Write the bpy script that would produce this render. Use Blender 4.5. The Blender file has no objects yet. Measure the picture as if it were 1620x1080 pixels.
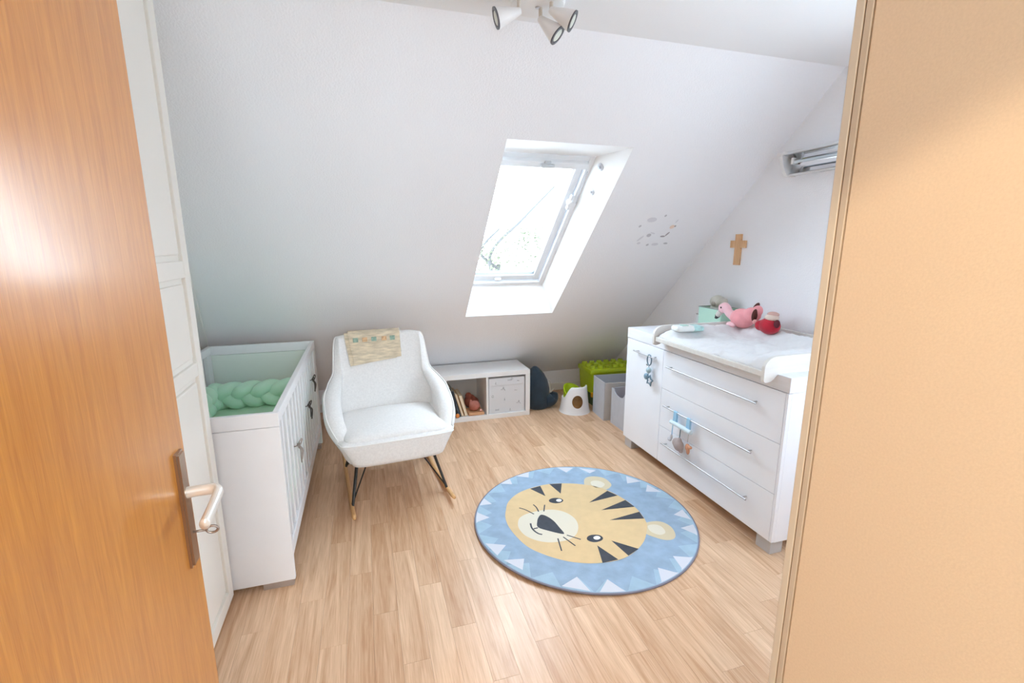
import bpy, bmesh, math, random
from mathutils import Vector, Matrix, noise

random.seed(11)
SC = bpy.context.scene
COL = SC.collection
PI = math.pi

# ------------------------------------------------------------ camera
cam = bpy.data.cameras.new('camera')
cam.lens = 16.683
cam.sensor_width = 36.0
cam.clip_start = 0.02
cam.clip_end = 200
camo = bpy.data.objects.new('camera', cam)
camo.matrix_world = Matrix(((0.95538, 0.06028, -0.28916, 0.0),
                            (-0.29538, 0.19318, -0.93565, 0.0),
                            (-0.00054, 0.97931, 0.20237, 1.48),
                            (0, 0, 0, 1)))
COL.objects.link(camo)
SC.camera = camo

# ------------------------------------------------------------ world: bright hazy sky
wd = bpy.data.worlds.new('sky')
SC.world = wd
wd.use_nodes = True
bgn = wd.node_tree.nodes['Background']
bgn.inputs[0].default_value = (0.74, 0.87, 1.0, 1)
bgn.inputs[1].default_value = 18.5

SC.view_settings.view_transform = 'Standard'
SC.view_settings.look = 'None'
SC.view_settings.gamma = 1
SC.view_settings.use_curve_mapping = False
SC.view_settings.exposure = 0.15
SC.cycles.max_bounces = 14
SC.cycles.diffuse_bounces = 10
SC.cycles.transparent_max_bounces = 12
SC.cycles.sample_clamp_indirect = 6.0
SC.cycles.caustics_reflective = False
SC.cycles.caustics_refractive = False


def area_light(name, loc, target, sx, sy, power, color, portal=False):
    l = bpy.data.lights.new(name, 'AREA')
    l.shape = 'RECTANGLE'
    l.size = sx
    l.size_y = sy
    l.energy = power
    l.color = color
    o = bpy.data.objects.new(name, l)
    o.location = loc
    o.rotation_euler = (Vector(target) - Vector(loc)).to_track_quat('-Z', 'Y').to_euler()
    COL.objects.link(o)
    if portal:
        l.cycles.is_portal = True
    return o


# ------------------------------------------------------------ room measures (metres)
T = 0.94                       # slope rise per metre
YK, ZK = 4.36, 0.205           # knee wall
XL, XR = -1.12, 2.44
YF, YH = 0.326, 0.14           # door wall: room face, hall face
ZC = 2.37
YC = YK - (ZC - ZK) / T        # where slope meets ceiling


def zs(y):
    return ZK + (YK - y) * T


NS = Vector((0, T, 1)).normalized()      # points outwards (up and back)

# hall ceiling lamp (warm) behind the camera and sky portal in the roof window
HALL_LAMP = area_light('hall_lamp_light', (-0.15, -0.75, 2.25), (0.2, 0.6, 0.9), 0.3, 0.3, 22, (1.0, 0.82, 0.60))
sl_ = bpy.data.lights.new('added_hall_spot', 'SPOT')  # added unseen spot, cone edge set to leave the upper lining darker
sl_.energy = 54
sl_.color = (1.0, 0.74, 0.46)
sl_.spot_size = math.radians(38)
sl_.spot_blend = 0.12
sl_.shadow_soft_size = 0.02
ADDED_HALL_SPOT = bpy.data.objects.new('added_hall_spot', sl_)
ADDED_HALL_SPOT.location = (-0.35, -0.55, 2.25)
ADDED_HALL_SPOT.rotation_euler = (Vector((0.39, 0.25, 0.90)) - Vector((-0.35, -0.55, 2.25))).to_track_quat('-Z', 'Y').to_euler()
COL.objects.link(ADDED_HALL_SPOT)
PORTAL = area_light('sky_portal', (1.02, 3.36, 1.66), (1.02, 3.36 - T, 0.66), 0.80, 1.30, 1, (1, 1, 1), True)
PORTAL3 = area_light('hall_portal', (0.10, -1.99, 1.5), (0.10, 0, 1.5), 1.1, 1.1, 1, (1, 1, 1), True)  # sky portal for the added hall window
PORTAL2 = area_light('gable_portal', (2.56, 0.81, 1.425), (1.0, 0.81, 1.425), 1.05, 0.62, 1, (1, 1, 1), True)  # sky portal for the added gable window

# ------------------------------------------------------------ materials
MATS = {}


def srgb(r, g, b):
    f = lambda c: (c / 255 / 12.92) if c / 255 <= 0.04045 else ((c / 255 + 0.055) / 1.055) ** 2.4
    return (f(r), f(g), f(b), 1)


def mat(name, col, rough=0.5, metal=0.0, bump=0.0, bscale=200.0, var=0.0, vscale=8.0, sheen=0.0, coat=0.0, spec=0.5,
        stretch=None, detail=4.0):
    if name in MATS:
        return MATS[name]
    m = bpy.data.materials.new(name)
    m.use_nodes = True
    nt = m.node_tree
    p = nt.nodes['Principled BSDF']
    c = srgb(*col) if max(col) > 1.0 else (*col, 1)
    p.inputs['Base Color'].default_value = c
    p.inputs['Roughness'].default_value = rough
    p.inputs['Metallic'].default_value = metal
    p.inputs['Specular IOR Level'].default_value = spec
    p.inputs['Coat Weight'].default_value = coat
    p.inputs['Sheen Weight'].default_value = sheen
    tc = nt.nodes.new('ShaderNodeTexCoord')
    mp = nt.nodes.new('ShaderNodeMapping')
    nt.links.new(tc.outputs['Object'], mp.inputs[0])
    if stretch:
        mp.inputs['Scale'].default_value = stretch
    if var > 0:
        n = nt.nodes.new('ShaderNodeTexNoise')
        n.inputs['Scale'].default_value = vscale
        n.inputs['Detail'].default_value = detail
        nt.links.new(mp.outputs[0], n.inputs['Vector'])
        r = nt.nodes.new('ShaderNodeValToRGB')
        r.color_ramp.elements[0].position = 0.3
        r.color_ramp.elements[1].position = 0.7
        r.color_ramp.elements[0].color = tuple(max(0, v * (1 - var)) for v in c[:3]) + (1,)
        r.color_ramp.elements[1].color = tuple(min(1, v * (1 + var * 0.6)) for v in c[:3]) + (1,)
        nt.links.new(n.outputs['Fac'], r.inputs[0])
        nt.links.new(r.outputs[0], p.inputs['Base Color'])
    if bump > 0:
        n = nt.nodes.new('ShaderNodeTexNoise')
        n.inputs['Scale'].default_value = bscale
        n.inputs['Detail'].default_value = 3
        nt.links.new(mp.outputs[0], n.inputs['Vector'])
        b = nt.nodes.new('ShaderNodeBump')
        b.inputs['Strength'].default_value = bump
        b.inputs['Distance'].default_value = 0.002
        nt.links.new(n.outputs['Fac'], b.inputs['Height'])
        nt.links.new(b.outputs[0], p.inputs['Normal'])
    MATS[name] = m
    return m


def wood_mat(name, dark, light, rough, axis=1, scale=1.0, coat=0.0, rnd=0.0, hue=0.0):
    """long grain along the given axis, tone varied per object by rnd"""
    m = bpy.data.materials.new(name)
    m.use_nodes = True
    nt = m.node_tree
    N, L = nt.nodes.new, nt.links.new
    p = nt.nodes['Principled BSDF']
    p.inputs['Roughness'].default_value = rough
    p.inputs['Coat Weight'].default_value = coat
    p.inputs['Coat Roughness'].default_value = 0.18
    tc = N('ShaderNodeTexCoord')
    oi = N('ShaderNodeObjectInfo')
    mp = N('ShaderNodeMapping')
    s = [26 * scale, 26 * scale, 26 * scale]
    s[axis] = 1.5 * scale
    mp.inputs['Scale'].default_value = s
    off = N('ShaderNodeVectorMath')
    off.operation = 'MULTIPLY_ADD'
    cmb = N('ShaderNodeCombineXYZ')
    for k in range(3):
        L(oi.outputs['Random'], cmb.inputs[k])
    off.inputs[1].default_value = (13, 37, 7)
    L(cmb.outputs[0], off.inputs[0])
    L(tc.outputs['Object'], off.inputs[2])
    L(off.outputs[0], mp.inputs[0])
    n1 = N('ShaderNodeTexNoise')
    n1.inputs['Scale'].default_value = 1.0
    n1.inputs['Detail'].default_value = 7
    n1.inputs['Roughness'].default_value = 0.62
    n1.inputs['Distortion'].default_value = 1.1
    L(mp.outputs[0], n1.inputs['Vector'])
    mp2 = N('ShaderNodeMapping')
    s2 = [240 * scale, 240 * scale, 240 * scale]
    s2[axis] = 9 * scale
    mp2.inputs['Scale'].default_value = s2
    L(off.outputs[0], mp2.inputs[0])
    n2 = N('ShaderNodeTexNoise')
    n2.inputs['Scale'].default_value = 1.0
    n2.inputs['Detail'].default_value = 3
    L(mp2.outputs[0], n2.inputs['Vector'])
    ad = N('ShaderNodeMath')
    ad.operation = 'MULTIPLY_ADD'
    ad.inputs[1].default_value = 0.35
    L(n2.outputs['Fac'], ad.inputs[0])
    sub = N('ShaderNodeMath')
    sub.operation = 'MULTIPLY_ADD'
    sub.inputs[1].default_value = 0.8
    sub.inputs[2].default_value = -0.08
    L(n1.outputs['Fac'], sub.inputs[0])
    L(sub.outputs[0], ad.inputs[2])
    ad2 = N('ShaderNodeMath')
    ad2.operation = 'MULTIPLY_ADD'
    ad2.inputs[1].default_value = rnd
    L(oi.outputs['Random'], ad2.inputs[0])
    L(ad.outputs[0], ad2.inputs[2])
    r = N('ShaderNodeValToRGB')
    r.color_ramp.elements[0].position = 0.33
    r.color_ramp.elements[1].position = 0.68 + rnd * 0.7
    r.color_ramp.elements[0].color = srgb(*dark)
    r.color_ramp.elements[1].color = srgb(*light)
    L(ad2.outputs[0], r.inputs[0])
    L(r.outputs[0], p.inputs['Base Color'])
    b = N('ShaderNodeBump')
    b.inputs['Strength'].default_value = 0.12
    b.inputs['Distance'].default_value = 0.001
    L(n2.outputs['Fac'], b.inputs['Height'])
    L(b.outputs[0], p.inputs['Normal'])
    MATS[name] = m
    return m


PLASTER = mat('woodchip_plaster', (0.89, 0.895, 0.92), 0.9, bump=1.0, bscale=130, spec=0.2)
CEIL = mat('ceiling_plaster', (0.88, 0.885, 0.90), 0.9, bump=0.3, bscale=160, spec=0.2)
REVEAL = mat('window_reveal_white', (0.88, 0.88, 0.88), 0.6)
HALLWALL = mat('hall_wall', (0.78, 0.72, 0.62), 0.9, bump=0.2, bscale=160)
WHITE = mat('white_lacquer', (0.86, 0.885, 0.94), 0.35, var=0.02, vscale=4)
WHITEWOOD = mat('white_painted_wood', (0.80, 0.79, 0.77), 0.5, bump=0.1, bscale=60, var=0.03, vscale=3)
CRIBW = mat('crib_white', (0.79, 0.79, 0.81), 0.45, var=0.03, vscale=5, bump=0.06, bscale=120)
GREYTOP = mat('pale_grey_woodgrain', (0.80, 0.81, 0.85), 0.42, var=0.04, vscale=5, stretch=(14, 1, 14))
ALU = mat('brushed_steel', (0.50, 0.50, 0.51), 0.42, metal=1.0)
CHROME = mat('chrome', (0.82, 0.83, 0.85), 0.12, metal=1.0)
FOOTGREY = mat('satin_silver_foot', (0.52, 0.53, 0.55), 0.45, metal=0.3)
CRIBFOOT = mat('grey_brown_wood_foot', (0.36, 0.29, 0.25), 0.6, var=0.15, vscale=20)
BLACKMETAL = mat('black_metal', (0.02, 0.018, 0.017), 0.4)
DARK = mat('charcoal', (0.035, 0.038, 0.042), 0.6)
PANE_EDGE = mat('black_gasket', (0.08, 0.085, 0.09), 0.6)
BOUCLE = mat('white_boucle', (0.80, 0.79, 0.78), 0.95, bump=1.0, bscale=260, var=0.06, vscale=90, sheen=0.3, spec=0.1)
PIPING = mat('white_piping', (0.80, 0.79, 0.77), 0.9, bump=0.4, bscale=300)
BEECH = wood_mat('rocker_beech', (188, 138, 84), (226, 184, 132), 0.45, 1, 1.2)
FLOORW = wood_mat('oak_laminate', (176, 131, 94), (229, 196, 164), 0.33, 1, 1.0, 0.0, 0.16)
DOORW = wood_mat('orange_veneer', (180, 110, 32), (206, 138, 54), 0.33, 2, 2.6, 0.5)
CROSSW = wood_mat('cross_wood', (196, 148, 104), (230, 190, 146), 0.6, 2, 2.0)
LINING = mat('beige_lining', (0.62, 0.52, 0.42), 0.55, bump=0.06, bscale=700, var=0.05, vscale=500)
LININGEDGE = mat('beige_rebate', (0.48, 0.43, 0.38), 0.5, var=0.04, vscale=40)
BRONZE = mat('bronze_fitting', (0.42, 0.30, 0.22), 0.28, metal=0.9)
GREENSHEET = mat('green_sheet', (0.46, 0.70, 0.50), 0.9, bump=0.3, bscale=200, sheen=0.2)
GREENBRAID = mat('mint_jersey', (0.52, 0.78, 0.60), 0.9, bump=0.4, bscale=300, sheen=0.3)
SAGE = mat('pale_sage_board', (0.74, 0.80, 0.75), 0.6, var=0.02, vscale=5)


def glass_mat():
    m = bpy.data.materials.new('window_glass')
    m.use_nodes = True
    nt = m.node_tree
    nt.nodes.remove(nt.nodes['Principled BSDF'])
    out = nt.nodes['Material Output']
    t = nt.nodes.new('ShaderNodeBsdfTransparent')
    t.inputs[0].default_value = (0.95, 0.97, 0.97, 1)
    g = nt.nodes.new('ShaderNodeBsdfGlossy')
    g.inputs['Roughness'].default_value = 0.02
    mx = nt.nodes.new('ShaderNodeMixShader')
    mx.inputs[0].default_value = 0.05
    nt.links.new(t.outputs[0], mx.inputs[1])
    nt.links.new(g.outputs[0], mx.inputs[2])
    nt.links.new(mx.outputs[0], out.inputs[0])
    return m


GLASS = glass_mat()

# ------------------------------------------------------------ object helpers


def link(o, parent=None):
    COL.objects.link(o)
    if parent is not None:
        o.parent = parent
    return o


def thing(name, label, cat, loc=(0, 0, 0), rz=0.0, group=None):
    o = bpy.data.objects.new(name, None)
    o.empty_display_size = 0.05
    link(o)
    o.location = loc
    o.rotation_euler = (0, 0, rz)
    o['label'] = label
    o['category'] = cat
    if group:
        o['group'] = group
    return o


def tag(o, label, cat, group=None):
    o['label'] = label
    o['category'] = cat
    if group:
        o['group'] = group
    return o


def obj(name, bm, m, parent=None, smooth=False, label=None, loc=None, rot=None, recalc=True):
    if recalc:
        bmesh.ops.recalc_face_normals(bm, faces=bm.faces)
    me = bpy.data.meshes.new(name)
    bm.to_mesh(me)
    bm.free()
    if smooth:
        me.polygons.foreach_set('use_smooth', [True] * len(me.polygons))
        if smooth == 'auto':
            me.set_sharp_from_angle(angle=math.radians(40))
    me.materials.append(m)
    o = bpy.data.objects.new(name, me)
    link(o, parent)
    if loc is not None:
        o.location = loc
    if rot is not None:
        o.rotation_euler = rot
    if label:
        o['label'] = label
    return o


def structure(o):
    o['kind'] = 'structure'
    return o


def B():
    return bmesh.new()


def bx(bm, x0, x1, y0, y1, z0, z1, bev=0.0, seg=2):
    vs = [bm.verts.new((x, y, z)) for x in (x0, x1) for y in (y0, y1) for z in (z0, z1)]
    q = [(0, 1, 3, 2), (4, 6, 7, 5), (0, 4, 5, 1), (2, 3, 7, 6), (0, 2, 6, 4), (1, 5, 7, 3)]
    fs = [bm.faces.new([vs[i] for i in f]) for f in q]
    if bev > 0:
        es = list({e for f in fs for e in f.edges})
        bmesh.ops.bevel(bm, geom=es, offset=bev, segments=seg, affect='EDGES', profile=0.5)
    return bm


def box(*a, **k):
    return bx(B(), *a, **k)


def tube(bm, pts, r, n=8, closed=False, taper=None, flat=1.0, up=None):
    pts = [Vector(p) for p in pts]
    m = len(pts)
    rings = []
    prev = None
    for i, p in enumerate(pts):
        if closed:
            d = pts[(i + 1) % m] - pts[i - 1]
        else:
            d = pts[min(i + 1, m - 1)] - pts[max(i - 1, 0)]
        d.normalize()
        if prev is None:
            ref = Vector(up) if up else (Vector((0, 0, 1)) if abs(d.z) < 0.9 else Vector((1, 0, 0)))
            a = (ref - d * ref.dot(d)).normalized()
        else:
            a = (prev - d * prev.dot(d)).normalized()
        prev = a
        b = d.cross(a)
        rr = r * (taper[i] if taper else 1.0)
        rings.append([bm.verts.new(p + (a * math.cos(t) * flat + b * math.sin(t)) * rr)
                      for t in [2 * PI * k / n for k in range(n)]])
    for i in range(m if closed else m - 1):
        A, C = rings[i], rings[(i + 1) % m]
        for k in range(n):
            bm.faces.new((A[k], A[(k + 1) % n], C[(k + 1) % n], C[k]))
    if not closed:
        bm.faces.new(rings[0][::-1])
        bm.faces.new(rings[-1])
    return bm


def spline(pts, n=6, closed=False):
    P = [Vector(p) for p in pts]
    out = []
    m = len(P)
    for i in range(m if closed else m - 1):
        if closed:
            p0, p1, p2, p3 = P[i - 1], P[i], P[(i + 1) % m], P[(i + 2) % m]
        else:
            p0, p1, p2, p3 = P[max(i - 1, 0)], P[i], P[i + 1], P[min(i + 2, m - 1)]
        for k in range(n):
            t = k / n
            out.append(0.5 * ((2 * p1) + (p2 - p0) * t + (2 * p0 - 5 * p1 + 4 * p2 - p3) * t * t
                              + (3 * p1 - p0 - 3 * p2 + p3) * t ** 3))
    if not closed:
        out.append(P[-1])
    return out


def lathe(bm, prof, n=24, mtx=None):
    mtx = mtx or Matrix()
    rings = []
    for r, z in prof:
        if r < 1e-6:
            rings.append([bm.verts.new(mtx @ Vector((0, 0, z)))])
        else:
            rings.append([bm.verts.new(mtx @ Vector((r * math.cos(2 * PI * k / n), r * math.sin(2 * PI * k / n), z)))
                          for k in range(n)])
    for A, C in zip(rings, rings[1:]):
        for k in range(n):
            k2 = (k + 1) % n
            if len(A) == 1 and len(C) == 1:
                continue
            if len(A) == 1:
                bm.faces.new((A[0], C[k2], C[k]))
            elif len(C) == 1:
                bm.faces.new((A[k], A[k2], C[0]))
            else:
                bm.faces.new((A[k], A[k2], C[k2], C[k]))
    if len(rings[0]) > 1:
        bm.faces.new(rings[0][::-1])
    if len(rings[-1]) > 1:
        bm.faces.new(rings[-1])
    return bm


def axis_mtx(loc, d, up=(0, 0, 1)):
    """matrix whose +z runs along d"""
    q = Vector(d).to_track_quat('Z', 'Y')
    return Matrix.Translation(loc) @ q.to_matrix().to_4x4()


def prism(bm, poly, axis, a0, a1):
    """poly in the two other axes (cyclic order), extruded from a0 to a1 along axis"""
    def P(u, v, a):
        return {0: (a, u, v), 1: (u, a, v), 2: (u, v, a)}[axis]
    A = [bm.verts.new(P(u, v, a0)) for u, v in poly]
    C = [bm.verts.new(P(u, v, a1)) for u, v in poly]
    bm.faces.new(A[::-1])
    bm.faces.new(C)
    n = len(poly)
    for i in range(n):
        bm.faces.new((A[i], A[(i + 1) % n], C[(i + 1) % n], C[i]))
    return bm


def ellipsoid(bm, c, r, rot=None, nu=16, nv=10):
    R = rot.to_matrix().to_4x4() if rot is not None else Matrix()
    M = Matrix.Translation(c) @ R @ Matrix.Diagonal((r[0], r[1], r[2], 1))
    bmesh.ops.create_uvsphere(bm, u_segments=nu, v_segments=nv, radius=1.0, matrix=M)
    return bm


def rbox(bm, c, h, r, n=8, fn=None):
    """rounded box with a regular grid on each side; fn moves the points"""
    c = Vector(c)
    vd = {}
    rr = r if isinstance(r, (tuple, list)) else (r, r, r)

    def vert(p):
        key = tuple(round(v, 5) for v in p)
        if key not in vd:
            q = Vector((p[0] * h[0], p[1] * h[1], p[2] * h[2]))
            i = Vector([max(-(h[k] - rr[k]), min(h[k] - rr[k], q[k])) for k in range(3)])
            d = Vector([(q[k] - i[k]) / rr[k] for k in range(3)])
            if d.length > 1e-9:
                d.normalize()
            v = c + i + Vector([d[k] * rr[k] for k in range(3)])
            if fn:
                v = fn(v)
            vd[key] = bm.verts.new(v)
        return vd[key]
    # more lines near the borders
    t = [math.sin((k / n - 0.5) * PI) for k in range(n + 1)]
    t = [0.55 * a + 0.45 * (2 * k / n - 1) for k, a in enumerate(t)]
    for ax in range(3):
        for s in (-1, 1):
            for i in range(n):
                for j in range(n):
                    f = []
                    for a, b in ((i, j), (i + 1, j), (i + 1, j + 1), (i, j + 1)):
                        p = [0, 0, 0]
                        p[ax] = s
                        p[(ax + 1) % 3] = t[a]
                        p[(ax + 2) % 3] = t[b]
                        f.append(vert(p))
                    bm.faces.new(f if s > 0 else f[::-1])
    return bm


def flat(bm, poly, z, th=0.0):
    vs = [bm.verts.new((x, y, z)) for x, y in poly]
    f = bm.faces.new(vs)
    if f.normal.z < 0:
        f.normal_flip()
    return bm


def soft(o, voxel=0.006, it=6):
    m = o.modifiers.new('remesh', 'REMESH')
    m.mode = 'VOXEL'
    m.voxel_size = voxel
    m.use_smooth_shade = True
    s = o.modifiers.new('smooth', 'SMOOTH')
    s.iterations = it
    s.factor = 0.5
    return o


# ============================================================ THE ROOM
fl = structure(obj('floor', box(XL, XR, YH, YK, -0.06, -0.0095), mat('floor_underlay', (0.30, 0.19, 0.11), 0.9)))
PW, PL = 0.0975, 0.66
plank_mesh = {}


def plank(w, l):
    key = (round(w, 3), round(l, 3))
    if key not in plank_mesh:
        bm = B()
        g = 0.0002
        bx(bm, -w / 2 + g, w / 2 - g, -l / 2 + g, l / 2 - g, -0.009, 0.0)
        es = [e for e in bm.edges if all(abs(v.co.z) < 1e-6 for v in e.verts)]
        bmesh.ops.bevel(bm, geom=es, offset=0.0004, segments=1, affect='EDGES')
        me = bpy.data.meshes.new('plank')
        bmesh.ops.recalc_face_normals(bm, faces=bm.faces)
        bm.to_mesh(me)
        bm.free()
        me.materials.append(FLOORW)
        plank_mesh[key] = me
    return plank_mesh[key]


x = XL
row = 0
while x < XR - 0.005:
    w = min(PW, XR - x)
    y = YH - (row * 0.273 % PL)
    while y < YK - 0.01:
        y0, y1 = max(y, YH), min(y + PL, YK)
        if y1 - y0 > 0.03:
            o = bpy.data.objects.new('plank', plank(w, y1 - y0))
            link(o, fl)
            o.location = (x + w / 2, (y0 + y1) / 2, 0)
        y += PL
    x += PW
    row += 1

# knee wall, gable walls, ceiling
structure(obj('wall_knee', box(XL, XR, YK, YK + 0.15, 0, ZK), PLASTER))
structure(obj('baseboard_back', box(XL, XR, YK - 0.014, YK, 0, 0.075, bev=0.004), WHITEWOOD))
gable = [(YF - 0.2, 0), (YK + 0.15, 0), (YK + 0.15, ZK), (YC, ZC + 0.0), (YC, ZC + 0.12), (YF - 0.2, ZC + 0.12)]
# opening for an added gable window, out of view, to brighten the room
GY0, GY1, GZ0, GZ1 = 0.50, 1.12, 0.90, 1.95
bm = B()
bx(bm, XR, XR + 0.15, YF - 0.2, GY0, 0, ZC + 0.12)
bx(bm, XR, XR + 0.15, GY0, GY1, 0, GZ0)
bx(bm, XR, XR + 0.15, GY0, GY1, GZ1, ZC + 0.12)
prism(bm, [(GY1, 0), (YK + 0.15, 0), (YK + 0.15, ZK), (YC, ZC), (YC, ZC + 0.12), (GY1, ZC + 0.12)], 0, XR, XR + 0.15)
structure(obj('wall_right', bm, PLASTER))
structure(obj('wall_left', prism(B(), gable, 0, XL - 0.15, XL), PLASTER))
structure(obj('ceiling', box(XL, XR, YF, YC + 0.02, ZC, ZC + 0.12), CEIL))
# slope with the roof window opening
OX0, OX1 = 0.733, 1.460
OY0, OY1 = 2.453, 3.598                  # upper and lower edge of the opening
DEP = 0.19
IX0, IX1 = 0.715, 1.375                  # window frame outer edges, at the roof side
bm = B()


def SP(x, y, d=0.0):
    return Vector((x, y, zs(y))) + NS * d


def quad(bm, a, b, c, d):
    bm.faces.new([bm.verts.new(v) for v in (a, b, c, d)])


ya, yb = YC, YK
for (x0, x1, y0, y1) in ((XL, OX0, ya, yb), (OX1, XR, ya, yb), (OX0, OX1, ya, OY0), (OX0, OX1, OY1, yb)):
    quad(bm, SP(x0, y0), SP(x1, y0), SP(x1, y1), SP(x0, y1))
# outer skin of the slope
iy0 = 2.738
iy1 = 3.625


def RP(x, y):                            # point on the plane of the window frame
    return Vector((x, y, zs(y) + DEP * math.sqrt(1 + T * T)))


for (x0, x1, y0, y1) in ((XL, IX0, ya - 0.1, yb + 0.25), (IX1, XR, ya - 0.1, yb + 0.25), (IX0, IX1, ya - 0.1, iy0), (IX0, IX1, iy1, yb + 0.25)):
    quad(bm, RP(x0, y0), RP(x1, y0), RP(x1, y1), RP(x0, y1))
slope = structure(obj('wall_slope', bm, PLASTER, recalc=False))
bm = B()
a, b, c, d = SP(OX0, OY0), SP(OX1, OY0), SP(OX1, OY1), SP(OX0, OY1)
e, f, g, h = RP(OX0, iy0), RP(IX1, iy0), RP(IX1, iy1), RP(OX0, iy1)
for q in ((a, b, f, e), (b, c, g, f), (c, d, h, g), (d, a, e, h)):
    quad(bm, *q)
bmesh.ops.remove_doubles(bm, verts=bm.verts, dist=1e-5)
obj('window_reveal', bm, REVEAL, slope, recalc=False)

# trim board where the slope meets the left gable
bm = B()
pts = [(-0.955, 3.18), (XL + 0.003, 3.10), (XL + 0.003, 3.80), (-1.085, 3.80)]
A = [bm.verts.new(SP(x, y, -0.001)) for x, y in pts]
C = [bm.verts.new(SP(x, y, -0.03)) for x, y in pts]
bm.faces.new(A)
bm.faces.new(C[::-1])
for i in range(4):
    bm.faces.new((A[i], A[(i + 1) % 4], C[(i + 1) % 4], C[i]))
structure(obj('trim_1', bm, WHITEWOOD))

# roof window: built in a frame whose x = room x, y = down the slope, z = outwards
RL = (RP(0, iy1) - RP(0, iy0)).length
win = bpy.data.objects.new('window_1', None)
link(win)
win['kind'] = 'structure'
down = (RP(0, iy1) - RP(0, iy0)).normalized()
win.matrix_world = Matrix(((1, down.x, NS.x, 0), (0, down.y, NS.y, 0), (0, down.z, NS.z, 0), (0, 0, 0, 1)))
win.location = RP(IX0, iy0)
WW = IX1 - IX0
UPVC = mat('white_window_frame', (0.80, 0.82, 0.84), 0.35)


def frame(bm, x0, x1, y0, y1, w, z0, z1, top=None, bot=None, bev=0.003):
    top = top or w
    bot = bot or w
    bx(bm, x0, x0 + w, y0, y1, z0, z1, bev)
    bx(bm, x1 - w, x1, y0, y1, z0, z1, bev)
    bx(bm, x0 + w, x1 - w, y0, y0 + top, z0, z1, bev)
    bx(bm, x0 + w, x1 - w, y1 - bot, y1, z0, z1, bev)
    return bm


obj('window_frame', frame(B(), 0, WW, 0, RL, 0.035, -0.004, 0.09), UPVC, win)
obj('sash', frame(B(), 0.04, WW - 0.04, 0.045, RL - 0.04, 0.05, 0.02, 0.07, top=0.05, bot=0.055, bev=0.006), UPVC, win)
obj('gasket', frame(B(), 0.088, WW - 0.088, 0.093, RL - 0.093, 0.004, 0.030, 0.05, bev=0), PANE_EDGE, win)
obj('pane', box(0.09, WW - 0.09, 0.095, RL - 0.095, 0.045, 0.049), GLASS, win)
bm = B()
bx(bm, 0.04, WW - 0.04, 0.03, 0.075, -0.035, 0.02, 0.01)
vb = obj('ventilation_flap', bm, UPVC, win)
bm = B()
rbox(bm, (WW * 0.53, 0.045, -0.048), (0.045, 0.012, 0.012), 0.01, 5)
bx(bm, WW * 0.53 - 0.02, WW * 0.53 + 0.02, 0.02, 0.045, -0.045, -0.03, 0.004)
obj('flap_handle', bm, mat('grey_plastic', (0.6, 0.62, 0.64), 0.4), vb, smooth='auto')
bm = B()
lathe(bm, [(0, -0.02), (0.02, -0.02), (0.026, -0.012), (0.026, 0.0), (0.022, 0.02)], 16, Matrix.Translation((WW - 0.045, 0.36, 0.0)))
bx(bm, WW - 0.056, WW - 0.034, 0.30, 0.42, -0.008, 0.02, 0.004)
obj('hinge', bm, UPVC, win, smooth='auto')
bm = B()
bx(bm, 0.075 + WW * 0.27, 0.125 + WW * 0.27, RL - 0.07, RL - 0.052, 0.0, 0.025, 0.004)
obj('drain_clip', bm, UPVC, win)
bm = B()
tube(bm, spline([(WW - 0.02, 0.1, -0.01), (WW - 0.026, 0.2, -0.03), (WW - 0.018, 0.28, -0.02), (WW - 0.02, 0.34, -0.03)], 5), 0.0022, 5)
obj('blind_cord', bm, mat('grey_cord', (0.35, 0.36, 0.38), 0.7), win)
# suction hooks on the reveal beside the window
for k, (yy, zz) in enumerate(((2.72, 1.93), (2.84, 1.80))):
    o = obj('suction_hook', lathe(B(), [(0, 0), (0.024, 0), (0.022, 0.004), (0.008, 0.010), (0.007, 0.02), (0, 0.021)], 16),
            mat('clear_plastic_hook', (0.66, 0.69, 0.74), 0.2), smooth='auto')
    fx = OX1 - 0.0035
    nrm = (f - b).cross(c - b).normalized()
    if nrm.x > 0:
        nrm = -nrm
    pl = b
    xx = pl.x - ((yy - pl.y) * nrm.y + (zz - pl.z) * nrm.z) / nrm.x
    o.matrix_world = axis_mtx((xx, yy, zz), nrm)
    tag(o, ['round plastic suction hook on the skylight reveal nearer the ceiling', 'round plastic suction hook on the skylight reveal, the lower one'][k], 'hook',
        'hooks on the skylight reveal')

# added gable window, unseen, there to fill the room with daylight
gw = bpy.data.objects.new('added_gable_window', None)
link(gw)
gw['kind'] = 'structure'
gw.location = (XR + 0.09, GY0, GZ0)
bm = B()
for a_ in ((0, 0.05, 0, GZ1 - GZ0), (GY1 - GY0 - 0.05, GY1 - GY0, 0, GZ1 - GZ0), (0.05, GY1 - GY0 - 0.05, 0, 0.05), (0.05, GY1 - GY0 - 0.05, GZ1 - GZ0 - 0.05, GZ1 - GZ0)):
    bx(bm, -0.03, 0.03, *a_, bev=0.004)
obj('window_frame', bm, UPVC, gw)
obj('pane', box(-0.002, 0.002, 0.05, GY1 - GY0 - 0.05, 0.05, GZ1 - GZ0 - 0.05), GLASS, gw)

# door wall, lining and hall
LX = 0.39            # right lining face
DX0 = -0.44          # left lining face
DH = 2.0
bm = B()
bx(bm, XL, DX0 - 0.03, YH, YF, 0, ZC)
bx(bm, LX + 0.03, XR, YH, YF, 0, ZC)
bx(bm, DX0 - 0.03, LX + 0.03, YH, YF, DH + 0.03, ZC)
structure(obj('wall_front', bm, PLASTER))


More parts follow.
